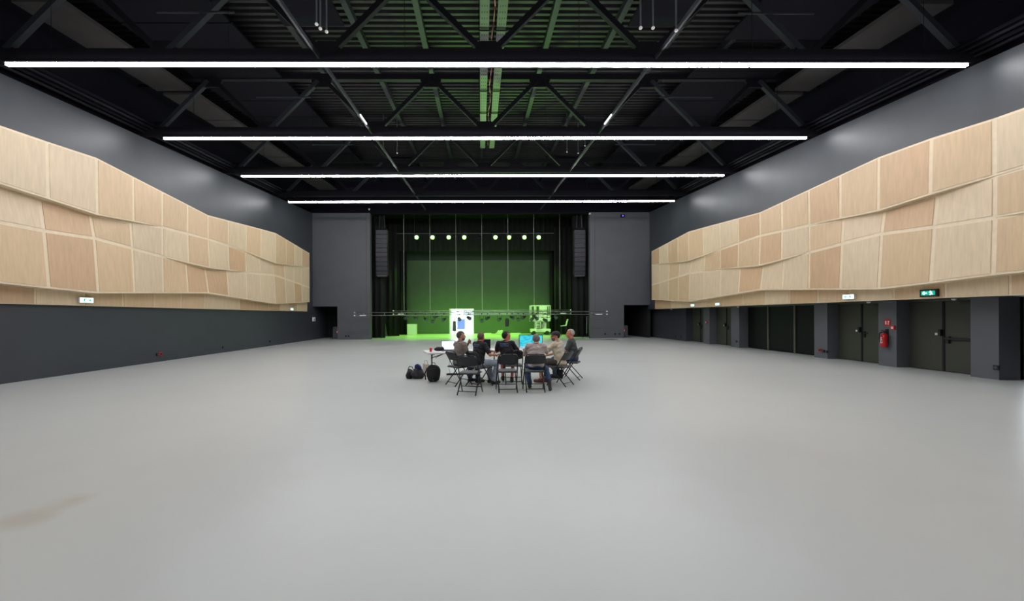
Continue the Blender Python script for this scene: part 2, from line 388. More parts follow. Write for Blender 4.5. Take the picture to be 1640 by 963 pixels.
# perforated cable trays and red pipe on the centre line
for x, lb in ((.13, 'left'), (.56, 'right')):
    t = thing('cable_tray', 'perforated steel cable tray along the ceiling centre, %s of the red pipe' % lb, 'cable tray', (x, 6, dk(6)-1), 0, 'central cable trays')
    y0, y1 = 5.2, 19.2
    zt = lambda y: dk(y)-1.15
    obj('tray', MB().beam((x, y0, zt(y0)), (x, y1, zt(y1)), .22, .012), M['galv'], t)
    for s in (-1, 1): obj('tray_flange', MB().beam((x+s*.11, y0, zt(y0)+.03), (x+s*.11, y1, zt(y1)+.03), .01, .06), M['galv'], t)
    b = MB(); y = y0+.15
    while y < y1:
        for dx in (-.06, 0, .06): b.cbox((x+dx, y, zt(y)-.008), (.018, .055, .006))
        y += .22
    o = obj('slot_holes', b, M['black'], t); o['kind'] = 'stuff'
    b = MB()
    for yy in (7.0, 8.6, 10.4, 12.1, 13.6, 15.3, 17.0): 
        obj('support_bracket', MB().box(x-.16, x+.16, yy-.015, yy+.015, zt(yy)-.05, zt(yy)-.02).box(x-.15, x-.13, yy-.01, yy+.01, zt(yy)-.03, dk(yy)-.1), M['steel'], t)
pr = MB(); pts = [(CXC+.16, 4, dk(4)-1.1)]
for i in range(24): yy = 4.6+i*.62; pts.append((CXC+.15+.03*math.sin(i*1.7), yy, dk(yy)-1.12+.03*math.cos(i*2.1)))
tag(obj('red_pipe', pr.path(pts, .015), M['red_dark'], smooth=True), 'thin red cable conduit between the two central cable trays', 'pipe')
# suspended drop rods with small white tips
for i, (px, py, L, Y) in enumerate(((507, 38, .45, 8.2), (513, 45, .6, 8.2), (523, 50, .5, 8.3), (1026, 44, .3, 8.2), (1046, 44, .45, 8.2), (1083, 48, .55, 8.3), (614, 238, .45, 17.9), (636, 245, .6, 18.1), (908, 243, .5, 17.9), (926, 245, .6, 18.0), (937, 233, .35, 18.1))):
    p = at(px, py, Y=Y)
    side = 'left' if px < 770 else 'right'
    near = 'above the nearest light line' if Y < 12 else 'below the second light line'
    num = ('leftmost', 'middle', 'rightmost')[[0, 1, 2, 0, 1, 2, 0, 2, 0, 1, 2][i]]
    t = thing('drop_rod', 'thin grey drop rod %s, %s of the %s cluster' % (near, num, side), 'rod', (p.x, Y, p.z), 0, 'ceiling drop rods')
    obj('rod', MB().tube((p.x, Y, p.z), (p.x, Y, dk(Y)-.1), .018), M['steel_grey'], t)
    obj('tip', MB().ell((p.x, Y, p.z-.01), (.035, .035, .03)), M['white'], t, smooth=True)
# dark pipe runs along the head of both walls
for s, x in ((-1, XL), (1, XR)):
    t = thing('pipe_run', 'dark parallel pipes along the top of the %s wall' % ('left' if s < 0 else 'right'), 'pipes', (x, Y0+.5, wt(Y0)+.1), 0, 'wall head pipe runs')
    for k in range(4):
        dx = -s*(.05+.16*k); dz = .18+.05*k
        obj('pipe', MB().tube((x+dx, Y0+.5, wt(Y0+.5)+dz), (x+dx, YB-.2, wt(YB)+dz), .045, n=8), M['absorber'] if k % 2 else M['steel'], t, smooth=True)

# ------------------------------------------------------------------ linear lamps
LY = [(4.7, 7.02), (9.3, 7.33), (13.9, 7.66), (18.5, 7.96), (23.1, 8.08)]
ln = {9.3: 'nearest and widest of the four', 13.9: 'second from the front', 18.5: 'third from the front', 23.1: 'farthest, closest to the stage'}
ends = {Y_: (at(a, b, Y=Y_).x, at(c, b, Y=Y_).x) for Y_, a, c, b in ((9.3, 11, 1548, 105), (13.9, 263, 1291, 222), (18.5, 387, 1159, 282), (23.1, 462, 1080, 323))}
for (y, z) in LY:
    t = thing('linear_lamp', 'long white light line across the ceiling, ' + ln.get(y, 'behind the viewer at %s' % {-4.5: 'the rear', .1: 'the middle', 4.7: 'the front'}.get(y, '')), 'light', (0, y, z), 0, 'white ceiling light lines')
    x0, x1 = ends.get(y, (-10.88, 11.13))
    n = 11
    obj('housing', MB().box(x0-.03, x1+.03, y-.055, y+.055, z+.05, z+.13), M['steel'], t)
    obj('diffuser', MB().box(x0, x1, y-.035, y+.035, z-.005, z+.05), M['lamp'], t)
    for k in range(6):
        x = x0+1+(x1-x0-2)*k/5
        obj('suspension', MB().tube((x, y, z+.12), (x, y, dk(y)-.1), .006, n=5), M['steel'], t)

# ------------------------------------------------------------------ plywood cladding
def cladding(side, label, cols, top, A, Bm, bot, strip, seamsx, xend, xstrip):
    X0, XS = 11.2, 11.52
    def tab(pts):                                    # (px, py, protrusion[, setback]) -> table of Y -> (z), Y -> p1, Y -> p2
        z, p1, p2 = [], [], []
        for q in pts:
            px, py, a = q[0], q[1], q[2]; c = q[3] if len(q) > 3 else a
            P = at(px, py, X=side*(X0-a)); z.append((P.y, P.z)); p1.append((P.y, a)); p2.append((P.y, c))
        z.sort(); p1.sort(); p2.sort(); return z, p1, p2
    T, a_, b_, c_ = tab(top), tab(A), tab(Bm), tab(bot)
    S_ = sorted((at(px, py, X=side*XS).y, at(px, py, X=side*XS).z) for px, py in strip)
    Yc = sorted(at(px, 400, X=side*X0).y for px in cols)
    y = Yc[0]
    while y > -2: y -= 1.25; Yc.insert(0, y)
    t = thing('plywood_cladding', label, 'cladding', (side*(X0+.3), Yc[0], 1.9), 0, 'plywood wall cladding')
    wallx = side*(abs(XL)-.005) if side < 0 else XR-.005
    rows = [((T[0], T[1]), (a_[0], a_[1])), ((a_[0], a_[2]), (b_[0], b_[1])), ((b_[0], b_[2]), (c_[0], c_[1]))]
    mats = [M['wood_a'], M['wood_b'], M['wood_c'], M['wood_a'], M['wood_b']]
    fins = sorted(set(Yc))
    for r, ((tz, tp), (bz, bp)) in enumerate(rows):
        fr = MB()
        for i in range(len(fins)-1):
            y0, y1 = fins[i], fins[i+1]
            P = lambda yy, zt, pt: V((side*(X0-lerp(pt, yy)), yy, lerp(zt, yy)))
            t0, t1, b0, b1 = P(y0, tz, tp), P(y1, tz, tp), P(y0, bz, bp), P(y1, bz, bp)
            over = .0
            w0 = lambda p: V((wallx, p.y, p.z))
            fr.hexa([b0, b1, w0(b1), w0(b0), t0, t1, w0(t1), w0(t0)])
            # panel, proud of the batten frame
            nrm = V((-side, 0, 0))
            yg = .05/(y1-y0); hh = max(.3, (t0-b0).length); zg = .05/hh
            if r < 2: pass
            def B(u, v): return (b0.lerp(b1, u)).lerp(t0.lerp(t1, u), v)
            q = [B(yg, zg), B(1-yg, zg), B(1-yg, 1-zg), B(yg, 1-zg)]
            off = nrm*.012; obj('plywood_panel', MB().hexa([p+off for p in q]+[p-off*.5 for p in q]), random.choice(mats), t)
        obj('batten_frame', fr, M['batten'], t)
    # recessed lower strip
    ys = sorted(at(px, 480, X=side*XS).y for px in seamsx)
    y = ys[0]
    while y > -2: y -= 1.25; ys.insert(0, y)
    ye = at(xstrip, 480, X=side*XS).y; ys = [q for q in ys if q < ye-.2]+[ye]
    fr = MB()
    for y0, y1 in zip(ys[:-1], ys[1:]):
        zb0, zb1 = lerp(S_, y0), lerp(S_, y1); zt0, zt1 = lerp(c_[0], y0)+.10, lerp(c_[0], y1)+.10
        x0, x1 = side*XS, wallx
        wx = x1 if side < 0 else XR-.005
        fr.hexa([(x0, y0, zb0), (x0, y1, zb1), (wx, y1, zb1), (wx, y0, zb0), (x0, y0, zt0), (x0, y1, zt1), (wx, y1, zt1), (wx, y0, zt0)])
        q = [V((x0, y0+.03, zb0+.02)), V((x0, y1-.03, zb1+.02)), V((x0, y1-.03, zt1)), V((x0, y0+.03, zt0))]
        off = V((-side*.012, 0, 0))
        obj('plywood_panel', MB().hexa([p+off for p in q]+[p-off*.3 for p in q]), random.choice(mats), t)
    obj('batten_frame', fr, M['batten'], t)

cladding(-1, 'folded plywood panel cladding along the whole left wall', 
    [75, 154, 213, 260, 300.6, 333.5, 365.6, 394, 417, 440, 457, 471, 483, 495.5],
    [(0, 202, 0), (154, 252.6, .02), (333.5, 344.9, .0), (440, 372.6, .05), (495.5, 405.7, 0)],
    [(0, 293.8, .04, -.20), (154, 344, .04, -.18), (258, 363.5, 0, 0), (338, 384, 0, 0), (394, 403.6, 0, -.02), (440, 421.8, .05, -.12), (495.5, 429.5, 0, 0)],
    [(0, 356, -.08), (75, 370.5, -.08), (154, 382, -.06), (260, 411.5, 0, 0), (334, 429.5, .05, -.15), (394, 436.5, 0, 0), (440, 441, -.05), (495.5, 461, 0)],
    [(0, 453.4, .04), (148, 470, .05), (333.5, 470, .0), (440, 487, .05), (495.5, 484, 0)],
    [(0, 486.3), (492, 499.2)],
    [56, 135, 197, 248, 290, 328, 357, 384, 406, 430, 448, 462, 476], 495.5, 492)
cladding(1, 'folded plywood panel cladding along the right wall above the doors',
    [1593.7, 1493.4, 1409.8, 1347.7, 1296.6, 1253, 1217.8, 1183, 1153.8, 1127.5, 1104.6, 1087, 1070.7, 1056.5, 1043.5],
    [(1640, 175, 0), (1513.4, 213.4, 0), (1409.8, 250.7, .03), (1217.8, 340, 0), (1104, 370.6, .05), (1043.5, 403, 0)],
    [(1640, 266, 0, 0), (1600, 280, 0, 0), (1493.4, 310.9, .05, -.14), (1409.8, 337.6, .05, -.14), (1300, 360, 0, 0), (1217.8, 377.3, 0, 0), (1148, 402.1, 0, 0), (1104, 417.9, .05, -.12), (1043.5, 425, 0)],
    [(1640, 342.4, .04, -.1), (1598, 348, 0, 0), (1493.4, 363.9, -.06), (1409.8, 374.4, -.05), (1296.6, 404.5, 0, 0), (1217.8, 426, .05, -.12), (1153.8, 431.7, 0, -.02), (1104, 438, 0), (1043.5, 457, 0)],
    [(1640, 434.6, .04), (1414.6, 463.7, .05), (1217.8, 464.7, 0), (1104, 483.3, .05), (1043.5, 480.4, 0)],
    [(1640, 472.3), (1049, 495.2)],
    [1618.5, 1514.9, 1432, 1361, 1310, 1265, 1226, 1190, 1158, 1133, 1110, 1092, 1075, 1063], 1043.5, 1049)

# ------------------------------------------------------------------ doors on the right
def leaf_pair(n, y0, y1, near_bar):
    ym = (y0+y1)/2
    d = struct('door_%d' % n, MB().box(XD, XD+.08, y0-.02, y1+.02, DH-.05, DH).box(XD, XD+.08, y0-.02, y0+.02, 0, DH-.05).box(XD, XD+.08, y1-.02, y1+.02, 0, DH-.05), M['frame_olive'])
    for a, c in ((y0+.025, ym-.03), (ym+.03, y1-.025)): obj('door_leaf', MB().box(XD-.03, XD+.03, a, c, .015, DH-.06), M['door'], d, bevel=.004)
    obj('meeting_stile', MB().box(XD-.045, XD+.02, ym-.028, ym+.028, .01, DH-.06), M['black'], d)
    obj('lock_box', MB().box(XD-.13, XD-.03, ym-.0, ym+.07, .98, 1.16), M['rubber'], d, bevel=.01)
    obj('lock_plate', MB().box(XD-.12, XD-.03, ym+.08, ym+.14, 1.0, 1.06), M['white'], d)
    if near_bar == 1:
        obj('panic_bar', MB().box(XD-.11, XD-.06, y0+.08, ym-.06, .88, .94), M['rubber'], d, bevel=.01)
        obj('latch', MB().box(XD-.09, XD-.03, ym-.16, ym-.08, .78, .97), M['rubber'], d)
    else:
        obj('door_handle', MB().box(XD-.07, XD-.03, ym-.13, ym-.07, .82, 1.02).beam((XD-.09, ym-.1, .96), (XD-.09, ym-.26, .96), .02, .025), M['rubber'], d)
    obj('door_closer', MB().box(XD-.09, XD-.03, y0+.25, y0+.5, DH-.14, DH-.08), M['galv'], d)
    return d
leaf_pair(1, 10.16, 11.99, 1); leaf_pair(2, 12.54, 14.41, 0); leaf_pair(4, 20.0, 21.9, 0); leaf_pair(5, 22.5, 24.4, 0)
d = struct('door_3', MB().box(XD, XD+.1, 14.98, 19.37, DH-.04, DH), M['frame_olive'])
ys = [14.98, 16.42, 17.95, 19.37]
for a, c in zip(ys[:-1], ys[1:]): obj('glass_pane', MB().box(XD+.02, XD+.05, a+.03, c-.03, .03, DH-.05), M['glass_dark'], d)
for y in ys[1:3]: obj('mullion', MB().box(XD-.03, XD+.05, y-.03, y+.03, 0, DH-.04), M['frame_olive'], d)
struct('door_6', MB().box(XD+.9, XD+1.0, 7.2, 9.7, 0, DH).box(XD, XD+1, 7.2, 7.3, 0, DH), M['black'])
struct('trim_5', MB().box(XD+.02, XD+1.05, 7.2, 25, DH-.0, DH+.1).box(XD+.12, XD+.2, 9.6, 25, 0, DH), M['black'])

def on_x(px, py, x): return at(px, py, X=x)
def socket(px, py, x, label, m, s=.09, rnd=False):
    p = on_x(px, py, x); sg = -1 if x > 0 else 1
    t = thing('wall_socket', label, 'socket', (x, p.y, p.z), 0)
    obj('plate', MB().box(*sorted((x, x+sg*.04)), p.y-s/2, p.y+s/2, p.z-s/2, p.z+s/2), m, t, bevel=.008)
    obj('insert', MB().tube((x+sg*.035, p.y, p.z), (x+sg*.05, p.y, p.z), s*.32, n=12), M['rubber'] if m is not M['rubber'] else M['steel_grey'], t)
socket(251.5, 568, XL, 'black socket beside the red socket on the left wall', M['rubber'], .10)
socket(256, 567, XL, 'red industrial socket low on the left wall', M['red'], .12)
socket(357, 556.5, XL, 'small black socket low on the left wall, right of the red one', M['rubber'], .10)
socket(432, 547, XL, 'small black socket low on the left wall, nearest the stage', M['rubber'], .11)
socket(1314, 561, XP, 'small red socket low on the pier right of the dark glazing', M['red'], .1)
socket(1319.5, 562.5, XP, 'black round socket just right of the small red socket', M['rubber'], .1)
socket(1325, 563.5, XP, 'black socket second to the right of the small red socket', M['rubber'], .09)
socket(1597, 589, XP, 'black square socket low on the nearest grey pier', M['rubber'], .11)
socket(1180, 547, XP, 'small dark socket low on the pier beside the dark glazing', M['rubber'], .1)
socket(1082, 538.5, XP, 'dark socket on the far right wall, left of a pair', M['rubber'], .1)
socket(1091, 539.5, XP, 'dark socket on the far right wall, right of a pair', M['rubber'], .1)
for px, lb in ((548, 'left one'), (553.5, 'left of the stage, right one'),):
    pass
for px, py, lb in ((554, 538.5, 'left stage wall base, left of a pair'), (558.5, 538.5, 'left stage wall base, right of a pair'), (985, 535, 'right stage wall base, left of a pair'), (992, 535, 'right stage wall base, right of a pair'), (969, 535, 'right stage wall base, on its own')):
    p = at(px, py, Y=YB); t = thing('wall_socket', 'tiny dark socket at the ' + lb, 'socket', (p.x, YB, p.z))
    obj('plate', MB().box(p.x-.06, p.x+.06, YB-.03, YB, p.z-.06, p.z+.06), M['rubber'], t, bevel=.008)
    obj('insert', MB().tube((p.x, YB-.04, p.z), (p.x, YB-.02, p.z), .03, n=10), M['steel'], t)

def exit_sign(px, py, x, label, dark, L=.34, h=.15):
    p = on_x(px, py, x); sg = -1 if x > 0 else 1
    t = thing('exit_sign', label, 'exit sign', (x, p.y, p.z))
    obj('housing', MB().box(*sorted((x, x+sg*.07)), p.y-L/2, p.y+L/2, p.z-h/2, p.z+h/2), M['rubber'] if dark else M['white'], t, bevel=.006)
    xx = x+sg*.075
    obj('lit_face', MB().box(*sorted((x+sg*.06, xx)), p.y-L/2+(.04 if dark else .015), p.y+L/2-(.04 if dark else .015), p.z-h/2+(.04 if dark else .012), p.z+h/2-(.04 if dark else .012)), M['exit_green'] if dark else M['exit_lit'], t)
    # white arrow and running figure
    b = MB(); f = xx; a = p.y-sg*0; k = 1
    g = lambda y0, z0, y1, z1, wd: b.beam((f, p.y+y0, p.z+z0), (f, p.y+y1, p.z+z1), .008, wd, up=(0, -(z1-z0), (y1-y0)) if False else (0, z0-z1, y1-y0))
    g(.02, 0, .12, 0, .022); g(.12, 0, .08, .04, .02); g(.12, 0, .08, -.04, .02)
    g(-.06, .03, -.08, -.01, .03); g(-.08, -.01, -.11, -.04, .018); g(-.08, -.01, -.05, -.035, .018); g(-.05, -.035, -.06, -.055, .016); g(-.06, .03, -.03, .01, .014); g(-.06, .03, -.10, .02, .014)
    b.ell((f, p.y-.055, p.z+.047), (.004, .012, .012), nu=8, nv=5)
    obj('pictogram', b, M['exit_lit'] if dark else M['exit_green'], t)
exit_sign(135, 481, -11.5, 'bright exit sign on the left plywood strip', False, .42, .16)
exit_sign(466, 495.5, -11.5, 'small bright exit sign at the far end of the left plywood strip', False, .34, .14)
exit_sign(1362, 475.5, 11.5, 'white glowing exit sign above the second nearest double door on the right', False, .40, .15)
exit_sign(1490.6, 469.5, 11.5, 'black framed green exit sign nearest the camera on the right', True, .40, .19)
exit_sign(1151, 487.3, 11.5, 'small white exit sign above the fourth doorway on the right', False, .34, .13)
exit_sign(1111, 489.3, 11.5, 'small white exit sign farthest along the right wall', False, .34, .13)
for px, py, lb in ((1075, 496.3, 'farthest'), (1182, 492.4, 'middle'), (1391, 486, 'nearer'), (1528, 481, 'nearest')):
    p = at(px, py, X=12.0); t = thing('ceiling_sensor', 'small white sensor under the right soffit, %s of four' % lb, 'sensor', (12.0, p.y, DH-.06), 0, 'soffit sensors')
    obj('body', MB().lathe((12.0, p.y, DH-.06), [(.03, 0), (.05, .02), (.05, .06)], 12), M['white'], t, smooth=True)
    obj('base', MB().tube((12.0, p.y, DH-.012), (12.0, p.y, DH), .06, n=12), M['steel_grey'], t)

# fire extinguisher on the second pier
p = at(1416, 556, X=XP-.1); ex, ey, ez = XP-.1, p.y, p.z
t = thing('fire_extinguisher', 'red fire extinguisher hanging on the grey pier between the double doors', 'fire extinguisher', (ex, ey, ez))
obj('cylinder', MB().lathe((ex, ey, ez), [(.07, 0), (.085, .02), (.085, .33), (.07, .38), (.03, .41), (.025, .43)], 18), M['red'], t, smooth=True)
obj('valve', MB().tube((ex, ey, ez+.43), (ex, ey, ez+.48), .025).beam((ex, ey-.04, ez+.49), (ex, ey+.08, ez+.51), .02, .02), M['rubber'], t)
obj('hose', MB().path([(ex-.02, ey+.03, ez+.46), (ex-.02, ey+.12, ez+.42), (ex-.02, ey+.13, ez+.25), (ex-.02, ey+.11, ez+.12)], .014), M['rubber'], t)
obj('bracket', MB().box(ex+.07, ex+.1, ey-.04, ey+.04, ez+.1, ez+.55), M['rubber'], t)
b = MB()
for i, (a0, a1, zz) in enumerate(((-.035, .035, .12), (-.035, -.01, .17), (.01, .035, .17), (-.03, .03, .22), (-.02, .02, .27))): b.box(ex-.092, ex-.084, ey+a0, ey+a1, ez+zz, ez+zz+.025)
obj('label', b, M['white'], t)
p = at(1421.5, 517, X=XP)
t = thing('fire_sign', 'square red and white fire sign above the extinguisher', 'sign', (XP, p.y, p.z))
obj('board', MB().box(XP-.012, XP, p.y-.09, p.y+.09, p.z-.1, p.z+.1), M['red'], t)
obj('pictogram', MB().box(XP-.016, XP-.01, p.y+.02, p.y+.06, p.z-.06, p.z+.05).box(XP-.016, XP-.01, p.y-.05, p.y-.01, p.z-.06, p.z-.02).box(XP-.016, XP-.01, p.y-.06, p.y-.02, p.z+.0, p.z+.05), M['white'], t)
for px, py, lb in ((1431.5, 525, 'red fire call point on the pier right of the extinguisher'), (1132, 516.5, 'small red fire call point on the far narrow pier')):
    p = at(px, py, X=XP); t = thing('call_point', lb, 'fire alarm', (XP, p.y, p.z))
    obj('case', MB().box(XP-.05, XP, p.y-.06, p.y+.06, p.z-.06, p.z+.06), M['red'], t, bevel=.006)
    obj('window', MB().box(XP-.056, XP-.048, p.y-.03, p.y+.03, p.z-.035, p.z+.03), M['white'], t)
p = at(502, 511.5, X=XL)
t = thing('wall_box', 'small white box on the left wall beside the low doorway', 'switch box', (XL, p.y, p.z))
obj('case', MB().box(XL, XL+.06, p.y-.2, p.y+.2, p.z-.14, p.z+.14), M['white'], t, bevel=.01)
obj('buttons', MB().box(XL+.06, XL+.07, p.y-.05, p.y+.05, p.z-.06, p.z+.02), M['steel_grey'], t)
for s, x0, x1, lb in ((-1, -10.45, -9.95, 'left'), (1, 10.0, 10.45, 'right')):
    t = thing('low_cabinet', 'low grey cabinet inside the %s doorway beside the stage' % lb, 'cabinet', ((x0+x1)/2, 29.0, 0))
    obj('body', MB().box(x0, x1, 28.75, 29.3, 0, .86), M['wall_back'], t, bevel=.01)
    obj('door', MB().box(x0+.03, x1-.03, 28.73, 28.75, .05, .82), M['steel_grey'], t)
    xx = x1-.12 if s < 0 else x0+.1
    t = thing('fire_extinguisher', 'small red extinguisher on the low cabinet in the %s doorway' % lb, 'fire extinguisher', (xx, 28.62, .5))
    obj('cylinder', MB().lathe((xx, 28.62, .35), [(.07, 0), (.08, .02), (.08, .3), (.06, .36), (.03, .4)], 14), M['red'], t, smooth=True)
    obj('valve', MB().tube((xx, 28.62, .75), (xx, 28.62, .82), .025), M['rubber'], t)
    obj('label', MB().box(xx-.04, xx+.04, 28.535, 28.545, .45, .58), M['white'], t)
p = at(997, 346, Y=YB-.05)
t = thing('wall_projector', 'small violet-lit fixture high on the right stage wall', 'fixture', (p.x, YB, p.z))
obj('body', MB().box(p.x-.13, p.x+.13, YB-.12, YB, p.z-.1, p.z+.1), M['steel'], t); obj('lens', MB().tube((p.x, YB-.14, p.z), (p.x, YB-.12, p.z), .06), M['violet'], t)
for px, py, lb in ((591, 335, 'left'), (945, 342, 'right')):
    p = at(px, py, Y=YB-.1); t = thing('corner_sensor', 'tiny white sensor at the top %s corner of the stage opening' % lb, 'sensor', (p.x, YB, p.z))
    obj('body', MB().box(p.x-.05, p.x+.05, YB-.08, YB, p.z-.05, p.z+.05), M['white'], t); obj('arm', MB().box(p.x-.02, p.x+.02, YB-.02, YB+.03, p.z-.02, p.z+.1), M['steel'], t)

# ------------------------------------------------------------------ stage house
b = MB()
DX0, DX1, DZ = at(721, 520, Y=36.6).x, at(758, 520, Y=36.6).x, at(740, 495.5, Y=36.6).z
b.box(-12, -11.8, YB+.4, 37, 0, 10.4); b.box(11.8, 12, YB+.4, 37, 0, 10.4); b.box(-12, 12, YB+.4, 37, 10.2, 10.4)
b.box(-12, DX0-.05, 36.9, 37.1, 0, 10.4); b.box(DX1+.05, 12, 36.9, 37.1, 0, 10.4); b.box(DX0-.05, DX1+.05, 36.9, 37.1, DZ+.05, 10.4)
struct('wall_stage', b, M['black'])
def curtain(name, label, x0, x1, y, z0, z1, m, amp=.10, wl=.42, cat='curtain', group=None, hole=None):
    b = MB(); n = max(4, int((x1-x0)/.07)); k = 0
    for i in range(n+1):
        x = x0+(x1-x0)*i/n; yy = y+amp*math.sin(x*2*math.pi/wl)+amp*.4*math.sin(x*2*math.pi/wl*.37+1)
        b.v += [(x, yy, z0), (x, yy, z1), (x, yy+.02, z0), (x, yy+.02, z1)]
    for i in range(n):
        a = i*4; c = a+4; b.f += [(a, c, c+1, a+1), (a+2, a+3, c+3, c+2), (a+1, c+1, c+3, a+3), (a, a+2, c+2, c)]
    e = n*4; b.f += [(0, 1, 3, 2), (e, e+2, e+3, e+1)]
    t = thing(name, label, cat, ((x0+x1)/2, y, z0), 0, group)
    obj('cloth', b, m, t, smooth=True); obj('hanging_pipe', MB().tube((x0-.1, y, z1+.02), (x1+.1, y, z1+.02), .025), M['steel'], t)
    return t
G = 'black stage side curtains'
curtain('stage_curtain', 'black side curtain left of stage, nearest the hall', -8.4, -7.0, 29.7, .02, 8.9, M['curtain'], group=G)
curtain('stage_curtain', 'black side curtain left of stage, middle one', -8.6, -6.5, 32.4, .02, 8.9, M['curtain'], group=G)
curtain('stage_curtain', 'black side curtain left of stage, beside the backcloth', -9.4, -6.32, 35.0, .02, 8.9, M['curtain'], group=G)
curtain('stage_curtain', 'black side curtain right of stage, nearest the hall', 6.75, 8.4, 29.7, .02, 8.9, M['curtain'], group=G)
curtain('stage_curtain', 'black side curtain right of stage, middle one', 6.1, 8.6, 33.6, .02, 8.9, M['curtain'], group=G)
curtain('stage_curtain', 'black side curtain right of stage, beside the backcloth', 6.0, 9.4, 35.3, .02, 8.9, M['curtain'], group=G)
curtain('stage_border', 'wide black border curtain hanging above the green backcloth', -8, 8, 34.3, at(770, 402, Y=34.3).z, 9.8, M['curtain'], amp=.06, cat='curtain')
# backcloth with the doorway
t = thing('backcloth', 'large grey backcloth lit green at the back of the stage', 'backdrop', (0, 36.6, 0))
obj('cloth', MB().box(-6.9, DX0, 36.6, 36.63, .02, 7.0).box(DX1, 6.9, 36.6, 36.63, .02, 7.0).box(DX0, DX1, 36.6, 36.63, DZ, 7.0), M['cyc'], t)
obj('cutoff_band', MB().box(-6.9, 6.9, 36.55, 36.59, at(770, 417, Y=36.55).z, 8.2), M['cyc_top'], t)  # darker band painted in where the stage light cuts off
d = struct('door_7', MB().box(DX0-.06, DX0, 36.55, 36.95, 0, DZ+.06).box(DX1, DX1+.06, 36.55, 36.95, 0, DZ+.06).box(DX0, DX1, 36.55, 36.95, DZ, DZ+.06), M['white'])
xm = at(742, 520, Y=36.7).x
obj('door_leaf', MB().box(DX0, DX0+.06, 36.9, 37.8, .02, DZ), M['white'], d)
# outdoors beyond the door
struct('ground_outside', MB().box(-14, 14, 37.2, 60, -.2, -.02), M['outdoor'])
t = thing('outdoor_wall', 'bright white wall seen through the open stage door', 'wall', (0, 46, 0)); 
x0 = at(742, 515, Y=46).x
obj('render', MB().box(x0, 6, 46, 46.3, -.02, 5), M['outdoor_wall'], t); obj('coping', MB().box(x0-.05, 6.05, 45.95, 46.35, 5, 5.1), M['outdoor'], t)
p0, p1 = at(732, 527, Y=43), at(744, 513, Y=43)
t = thing('container', 'blue container seen through the open stage door', 'container', ((p0.x+p1.x)/2, 43, 0))
obj('body', MB().box(p0.x, p1.x, 43, 45, p0.z, p1.z+.1), M['outdoor_blue'], t, bevel=.02); obj('plinth', MB().box(p0.x, p1.x, 43.02, 45, -.02, p0.z), M['outdoor_wall'], t)
p0, p1 = at(725, 530.5, Y=37.9), at(731, 514, Y=37.9)
t = thing('coat_stand', 'dark coat hung on a post inside the open stage door', 'coat', ((p0.x+p1.x)/2, 37.6, 0))
cx = (p0.x+p1.x)/2
obj('post', MB().tube((cx, 37.6, -.02), (cx, 37.6, p1.z+.25), .02), M['steel'], t)
obj('coat', MB().hexa([(cx-.17, 37.5, p0.z), (cx+.17, 37.5, p0.z), (cx+.17, 37.7, p0.z), (cx-.17, 37.7, p0.z), (cx-.15, 37.52, p1.z), (cx+.15, 37.52, p1.z), (cx+.15, 37.68, p1.z), (cx-.15, 37.68, p1.z)]), M['bag_grey'], t, bevel=.06)
obj('hanger', MB().beam((cx-.3, 37.6, p1.z+.05), (cx+.25, 37.6, p1.z+.15), .05, .06), M['rubber'], t)

# stage lamps on the flying bar
BY = 32.0
zb = at(770, 374, Y=BY).z
t = thing('flying_bar', 'high horizontal pipe carrying the eight green stage lamps', 'lighting bar', (0, BY, zb))
obj('pipe', MB().tube((-6.6, BY, zb), (5.8, BY, zb), .025), M['steel_grey'], t)
for x in (-5.2, -1.6, 1.9, 5.0): obj('steel_cable', MB().tube((x, BY, zb), (x, BY, 10.2), .007, n=5), M['steel_grey'], t)
pos = ('leftmost', 'second from left', 'third from left', 'fourth from left', 'fifth from left', 'sixth from left', 'seventh from left', 'rightmost')
for i, px in enumerate((667, 692.5, 718.5, 743.5, 793.5, 815.5, 840, 863)):
    p = at(px, 380, Y=BY-.25); x, z = p.x, p.z
    t = thing('stage_lamp', 'glowing green stage lamp, %s of the eight on the high bar' % pos[i], 'stage light', (x, BY, z), 0, 'green stage lamps')
    obj('body', MB().tube((x, BY-.2, z), (x, BY+.18, z), .15, .12, n=14), M['speaker'], t, smooth=False)
    obj('lens_fringe_glow', MB().ell((x, BY-.19, z), (.17, .03, .17)), M['green_fringe'], t, smooth=True)  # glowing ring stands in for the green glare round the lens
    obj('lens', MB().ell((x, BY-.2, z), (.125, .06, .125)), M['green_lens'], t, smooth=True)
    obj('yoke', MB().box(x-.19, x-.165, BY-.02, BY+.02, z-.02, zb).box(x+.165, x+.19, BY-.02, BY+.02, z-.02, zb).box(x-.19, x+.19, BY-.02, BY+.02, zb-.02, zb+.02), M['steel_grey'], t)
    L = bpy.data.lights.new('green_beam', 'SPOT'); L.color = (.30, 1, .03); L.energy = GREEN_W; L.spot_size = math.radians(92); L.spot_blend = .8; L.shadow_soft_size = .12
    lo = bpy.data.objects.new('green_beam', L); C.objects.link(lo); lo.parent = t; lo.location = (0, -.30, -.05)
    lo.rotation_euler = (math.radians(14 if i % 2 else 2), 0, 0)
p = at(769, 379, Y=BY)
t = thing('motor_hoist', 'small dark hoist hanging at the middle of the high bar', 'hoist', (p.x, BY, p.z))
obj('body', MB().box(p.x-.22, p.x+.22, BY-.12, BY+.12, p.z-.12, p.z+.1), M['steel'], t, bevel=.02); obj('hook', MB().tube((p.x, BY, p.z+.1), (p.x, BY, zb+.02), .015), M['galv'], t)

